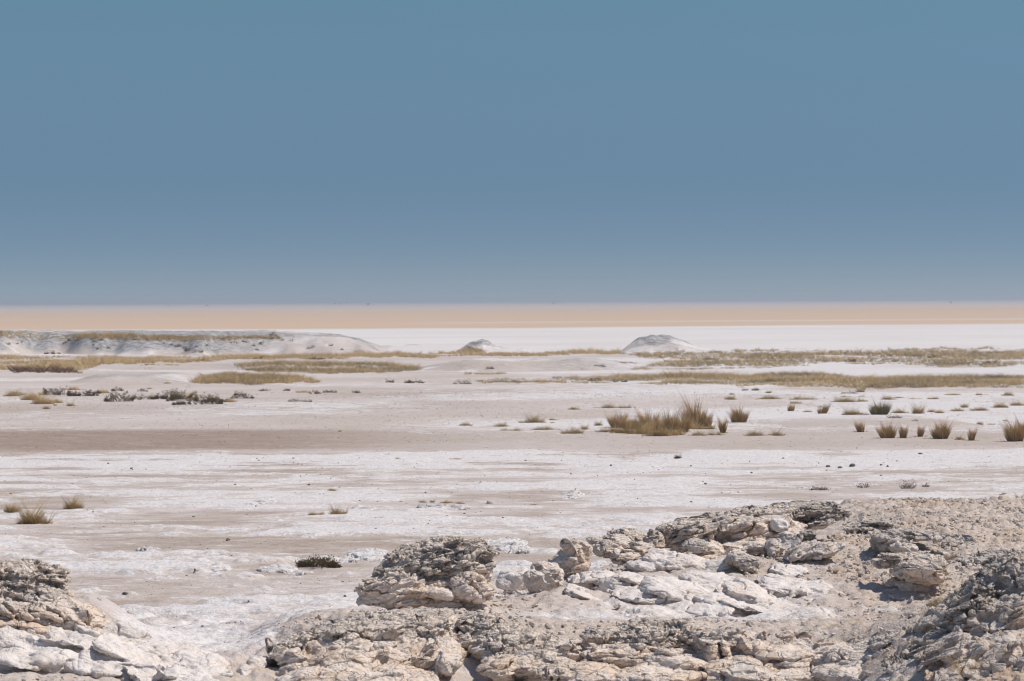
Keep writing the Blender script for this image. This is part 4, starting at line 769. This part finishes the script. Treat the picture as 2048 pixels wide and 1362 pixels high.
for i, a in enumerate([(637,1134,24,86,'isolated dark shrub with upright twigs on the crust left of the outcrop',M_BUSH,0.017,2300),
    (115,790,14,70,'long maroon shrub behind the golden tufts',M_MAROON),(165,792,13,60,'maroon and brown shrub right of the long one',M_MAROON),(35,790,9,30,'dark shrub at the left edge behind golden grass',M_MAROON),(185,787,10,30,'small dark shrub with a notched top',M_SHRUB),(236,782,8,26,'small maroon shrub behind the green shrub',M_MAROON),(285,783,5,18,'tiny dark shrub behind the green mat',M_MAROON),
    (240,803,18,58,'olive green shrub left of the biggest shrub mass',M_SHRUB),(285,799,9,50,'low green mat between two shrubs',M_SHRUB),(335,798,21,62,'tall brownish shrub in the big shrub mass',M_MAROON),(365,802,20,60,'dark shrub with maroon tips in the big shrub mass',M_SHRUB),(396,809,21,100,'biggest dark green shrub spreading at front',M_SHRUB),(430,804,13,56,'dark shrub at the right end of the shrub mass',M_SHRUB),(485,797,8,46,'flat maroon shrub right of the shrub mass',M_MAROON),(475,791,7,16,'small round maroon shrub behind the flat one',M_MAROON),
    (530,782,4,20,'thin dark shrub on the pale flat',M_MAROON),(572,782,4,12,'tiny black shrub left of a gold tuft',M_MAROON),(630,788,5,24,'flat maroon shrub right of a gold tuft',M_MAROON),(660,785,5,30,'flat grey shrub right of centre flat',M_MAROON),(715,786,5,18,'small grey shrub with a pebble beside it',M_MAROON),
    (780,765,6,16,'small dark shrub left of the pair',M_SHRUB),(828,766,7,40,'dark green pair of shrubs on the flat',M_SHRUB),(925,768,9,34,'grey brown shrub at the left end of the grass belt',M_TWIG),(595,803,5,36,'grey fallen twigs on the flat',M_TWIG),(617,804,5,14,'small brown twig heap beside the fallen twigs',M_TWIG),
    (1510,781,5,12,'dark round shrub under the belt',M_SHRUB),(1700,787,4,34,'fallen dark branch under the grass belt',M_TWIG),(1790,836,5,34,'dark dead twigs beside the green clump',M_TWIG),(1830,842,3,10,'short dark stick on the sand',M_TWIG),
    (1816,977,15,30,'dry brown twiggy shrub on the right pan',M_TWIG),(1727,975,8,24,'grey twiggy shrub on the brownish crust heap',M_TWIG),(1640,980,6,40,'tan twigs on the pale crust heap',M_TWIG),(1850,974,8,12,'tiny dry shrub right of the twiggy one',M_TWIG),
    (375,703,9,12,'dark shrub in the gully of the left bank',M_SHRUB),(395,705,7,20,'brown shrub at the foot of the gully',M_TWIG),(546,671,8,14,'round tan shrub on the crest of the left bank',M_TWIG),(355,693,6,14,'brown shrub in the gully head of the bank',M_TWIG),(105,708,5,30,'reddish low shrub at the foot of the left bank',M_MAROON),(980,738,5,14,'tiny dark shrub on the pale rise',M_SHRUB),(1200,733,6,24,'brown shrub by the stony hump',M_TWIG)]):
    shrub(*a[:6], seed=1200 + i, leaf=a[6] if len(a) > 6 else None, n=a[7] if len(a) > 6 else None)
r_ = np.random.default_rng(55)
for i in range(34):
    px = r_.uniform(5, 700); py = r_.uniform(680, 704); 
    if px > 250: py = r_.uniform(680, 690) if r_.random() < .6 else py
    shrub(px, py, r_.uniform(2.5, 4.5), r_.uniform(4, 8), 'tiny dark shrub dotted on the slope of the left bank', M_SHRUB, 1300 + i, n=40)

for i, (px, py, wd, lb) in enumerate([(520,718,24,'grey shrub in the golden strip left of centre'),(630,719,30,'dark grey shrub at the edge of the golden strip'),(405,722,20,'brown shrub at the end of the golden strip'),(1420,720,30,'grey shrub in the upper grass belt below the flat topped mound'),(1560,712,22,'small grey shrub near the back of the upper belt'),(1700,724,26,'grey brown shrub in the upper belt right of centre'),(1870,716,24,'grey shrub in the upper belt toward the right'),(1985,728,26,'dark shrub at the front of the upper belt on the right'),(1190,762,24,'grey shrub in the lower belt left part'),(1240,764,30,'dark grey shrub in the lower belt below the stony hump'),(1540,764,20,'small grey shrub in the middle of the lower belt'),(1745,775,34,'dark low shrub at the front edge of the lower belt'),(1880,758,30,'dark flat shrub on the back edge of the lower belt'),(1990,757,24,'small dark shrub on the back edge of the lower belt at right'),(600,734,22,'grey shrub in the olive grass island'),(720,738,30,'dark grey shrub in the right part of the olive island')]):
    shrub(px, py, 5, wd, lb, M_TWIG if i % 3 else M_SHRUB, 1500 + i)
def belt(label, polys, n, h, mat, seed, per=7, wid=None, dark=0.0, march=None, gap=-.22):
    """continuous cover of low grass: one object"""
    r_ = np.random.default_rng(seed); pts = []
    ar = [abs(sum(p[i][0] * p[i - 1][1] - p[i - 1][0] * p[i][1] for i in range(len(p)))) for p in polys]; tot = sum(ar)
    for poly, a in zip(polys, ar):
        xs = [p[0] for p in poly]; ys = [p[1] for p in poly]; k = 0; m = int(n * a / tot)
        while k < m:
            px = r_.uniform(min(xs), max(xs), 400); py = r_.uniform(min(ys), max(ys), 400)
            for x_, y_ in zip(px, py):
                if in_poly(x_, y_, poly) and k < m: pts.append((x_, y_)); k += 1
    pts = np.array(pts); pts[:, 1] += 4.0 * fbm(np.stack([pts[:, 0] / 45, pts[:, 1] / 400, pts[:, 1] * 0], 1), 4, seed + 4) + r_.normal(0, .8, len(pts)); d = ray(pts[:, 0], pts[:, 1]); d = d / d[:, 1:2]; t = -CAMZ / d[:, 2]
    if march:                                                  # find the raised ground the cover grows on
        found = np.zeros(len(t), bool); tt = t.copy()
        for Y in np.arange(*march):
            k = ~found & (t > Y * .9); z = CAMZ + d[k, 2] * Y; b_ = z < Hs(d[k, 0] * Y, np.full(k.sum(), Y)); i = np.where(k)[0][b_]; tt[i] = Y; found[i] = True
        t = tt
    P = CAM0 + d * t[:, None]; P[:, 2] = Hs(P[:, 0], P[:, 1])
    clump = fbm(P2(P[:, 0], P[:, 1], .22), 3, seed); keep = clump > (-0.45 if march else gap) - .25 * r_.random(len(P)); P = P[keep]; clump = clump[keep]
    s = P[:, 1] / F; O = np.repeat(P, per, 0) + r_.normal(0, .10, (len(P) * per, 3)) * np.array([1, 1, 0]); hh = np.repeat(h * (.85 + 1.3 * clump) * r_.uniform(.35, 1.35, len(P)), per)
    parts = [blades(len(O), np.maximum(hh, .05), 1., .55, np.repeat(np.maximum(wid or .02, 1.0 * s), per), r_, origins=O - np.array([0, 0, .02]), hvar=.5, seg=2)]
    c, q, tp, rn = parts[0]; m = 6; rn = np.clip(np.repeat(np.repeat(.5 + .9 * fbm(P2(P[:, 0], P[:, 1], .5), 3, seed + 9) + dark, per), m) * .7 + rn * .35, 0, 1)
    tag(link('dry_grass', blade_mesh('dry_grass', [(c, q, tp, rn)], mat)), label, kind='stuff')
belt('golden grass strip in front of the left bank', [[(0,714),(350,716),(780,708),(900,708),(1240,704),(1240,709),(900,715),(780,716),(480,722),(200,730),(170,742),(0,742)]], 6400, .30, M_GOLD, 501, gap=-.6)
belt('dry grass along the crest of the left bank', [[(0,666),(200,670),(420,675),(560,677),(560,680),(400,682),(200,680),(0,676)]], 1300, .26, M_GOLD, 502, march=(214, 262, .35))
belt('dark scrubby edge of the left grass', [[(20,742),(120,738),(165,746),(30,748)]], 260, .30, M_MAROON, 503)
belt('wide olive and gold grass belt on the right', [[(1240,706),(1480,704),(1800,704),(2048,704),(2048,732),(1900,736),(1760,728),(1640,728),(1500,738),(1260,740),(1330,724)]], 5200, .30, M_BAND, 504)
belt('thin grass fringe along the white pan at right', [[(1460,700),(1740,698),(1740,701),(1470,703)],[(1760,699),(2048,696),(2048,699),(1770,701)]], 420, .22, M_BAND, 505)
belt('long olive grass belt across the right middle', [[(955,765),(1100,758),(1250,754),(1400,752),(1560,752),(1700,758),(2048,755),(2048,777),(1700,777),(1400,772),(1240,768),(960,769)]], 6800, .26, M_BAND, 506)
belt('olive grass island left of centre', [[(470,738),(600,734),(720,729),(830,735),(845,739),(760,747),(530,748)]], 2400, .27, M_BAND, 507)
belt('olive grass cover on the low earth rise', [[(385,764),(410,750),(500,747),(620,758),(640,763),(560,768),(420,768)]], 1900, .28, M_BAND, 508, march=(125, 160, .3))
belt('short grass on the long pale rise', [[(280,735),(340,732),(360,738),(290,738)],[(930,748),(1010,746),(1010,749),(930,750)],[(1160,726),(1230,722),(1280,728),(1180,730)]], 420, .16, M_BAND, 509)
belt('grass at the left foot of the pointed mound', [[(918,702),(940,694),(960,700),(970,704),(920,706)]], 170, .18, M_BAND, 510, march=(212, 234, .25))

# ------------------------------------------------------------------ tiny far animals near the horizon
def animal_mesh(seed):
    """a distant long-necked grazing animal seen side-on: one continuous skinned body"""
    bm = bmesh.new(); V = [(0,0,1.25),(.55,0,1.22),(-.55,0,1.28),(.72,0,.75),(.70,0,0.02),(-.62,0,.72),(-.60,0,0.02),(.85,0,1.75),(1.05,0,2.05),(1.3,0,2.0),(.5,.22,.75),(.5,.22,.02),(-.45,.22,.72),(-.45,.22,.02)]
    E = [(0,1),(0,2),(1,3),(3,4),(2,5),(5,6),(1,7),(7,8),(8,9),(1,10),(10,11),(2,12),(12,13)]
    vs = [bm.verts.new(v) for v in V]
    for a, b in E: bm.edges.new((vs[a], vs[b]))
    me = bpy.data.meshes.new('animal'); bm.to_mesh(me); bm.free(); o = link('tmp', me); o.modifiers.new('s', 'SKIN')
    rad = [.42,.36,.38,.11,.07,.13,.07,.17,.15,.09,.11,.07,.13,.07]
    for v, r in zip(me.skin_vertices[0].data, rad): v.radius = (r, r)
    me.skin_vertices[0].data[0].use_root = True
    sb = o.modifiers.new('b', 'SUBSURF'); sb.levels = 1; sb.render_levels = 1
    m2 = bpy.data.meshes.new_from_object(o.evaluated_get(bpy.context.evaluated_depsgraph_get())); bpy.data.objects.remove(o); m2.name = 'animal'
    return m2
m, N, L, b = newmat('dark_hide'); b.inputs['Base Color'].default_value = (.035, .032, .03, 1); b.inputs['Roughness'].default_value = .9
AM = animal_mesh(0); AM.materials.clear(); AM.materials.append(m)
for px, Y, s, lb in [(736,2500,1.25,'darkest far animal on the horizon left of centre'),(742,3200,1.0,'faint animal just right of the darkest one'),(656,3600,1.0,'leftmost faint animal of the row on the horizon'),(668,3600,1.1,'second faint animal of the row on the horizon'),(671,3700,1.1,'third faint animal close beside the second'),(694,3500,1.2,'fifth faint animal before the darkest one'),(680,3600,1.1,'fourth faint animal of the row'),
                     (1107,2700,1.15,'dark animal on the horizon right of centre'),(1112,3300,.9,'faint animal just right of the centre one'),(1124,3600,.8,'lone faint animal right of the centre pair'),(1322,3600,.9,'lone faint animal on the horizon toward the right'),(1902,2200,.9,'lone small animal on the orange plain at far right'),(414,2500,.9,'lone faint animal on the horizon at left'),(337,2600,.7,'faintest animal on the far left horizon'),(556,3000,.7,'tiny faint animal left of the row')]:
    o = link('animal', AM, loc=(atY(px, 605, Y)[0], Y, 0)); o.scale = (s, s, s); o.rotation_euler[2] = px * 1.7
    tag(o, lb, 'animal', 'far animals on the horizon')

# ------------------------------------------------------------------ air
hv = np.array([(x, y, z) for z in (-1.5, 6.5) for y in (-150., 9900.) for x in (-10000., 10000.)])
me = mesh_np('haze', hv, quads=[[0, 2, 3, 1], [4, 5, 7, 6], [0, 1, 5, 4], [2, 6, 7, 3], [0, 4, 6, 2], [1, 3, 7, 5]], smooth=False)
m, N, L, b = newmat('haze_air'); N.remove(b); pv = N.new('ShaderNodeVolumePrincipled'); pv.inputs['Density'].default_value = 4.6e-4; pv.inputs['Color'].default_value = (.84, .90, .96, 1); pv.inputs['Anisotropy'].default_value = .2
L.new(pv.outputs[0], N['Material Output'].inputs['Volume']); me.materials.append(m)
tag(link('haze', me), 'pale heat haze over the far pan', kind='stuff')
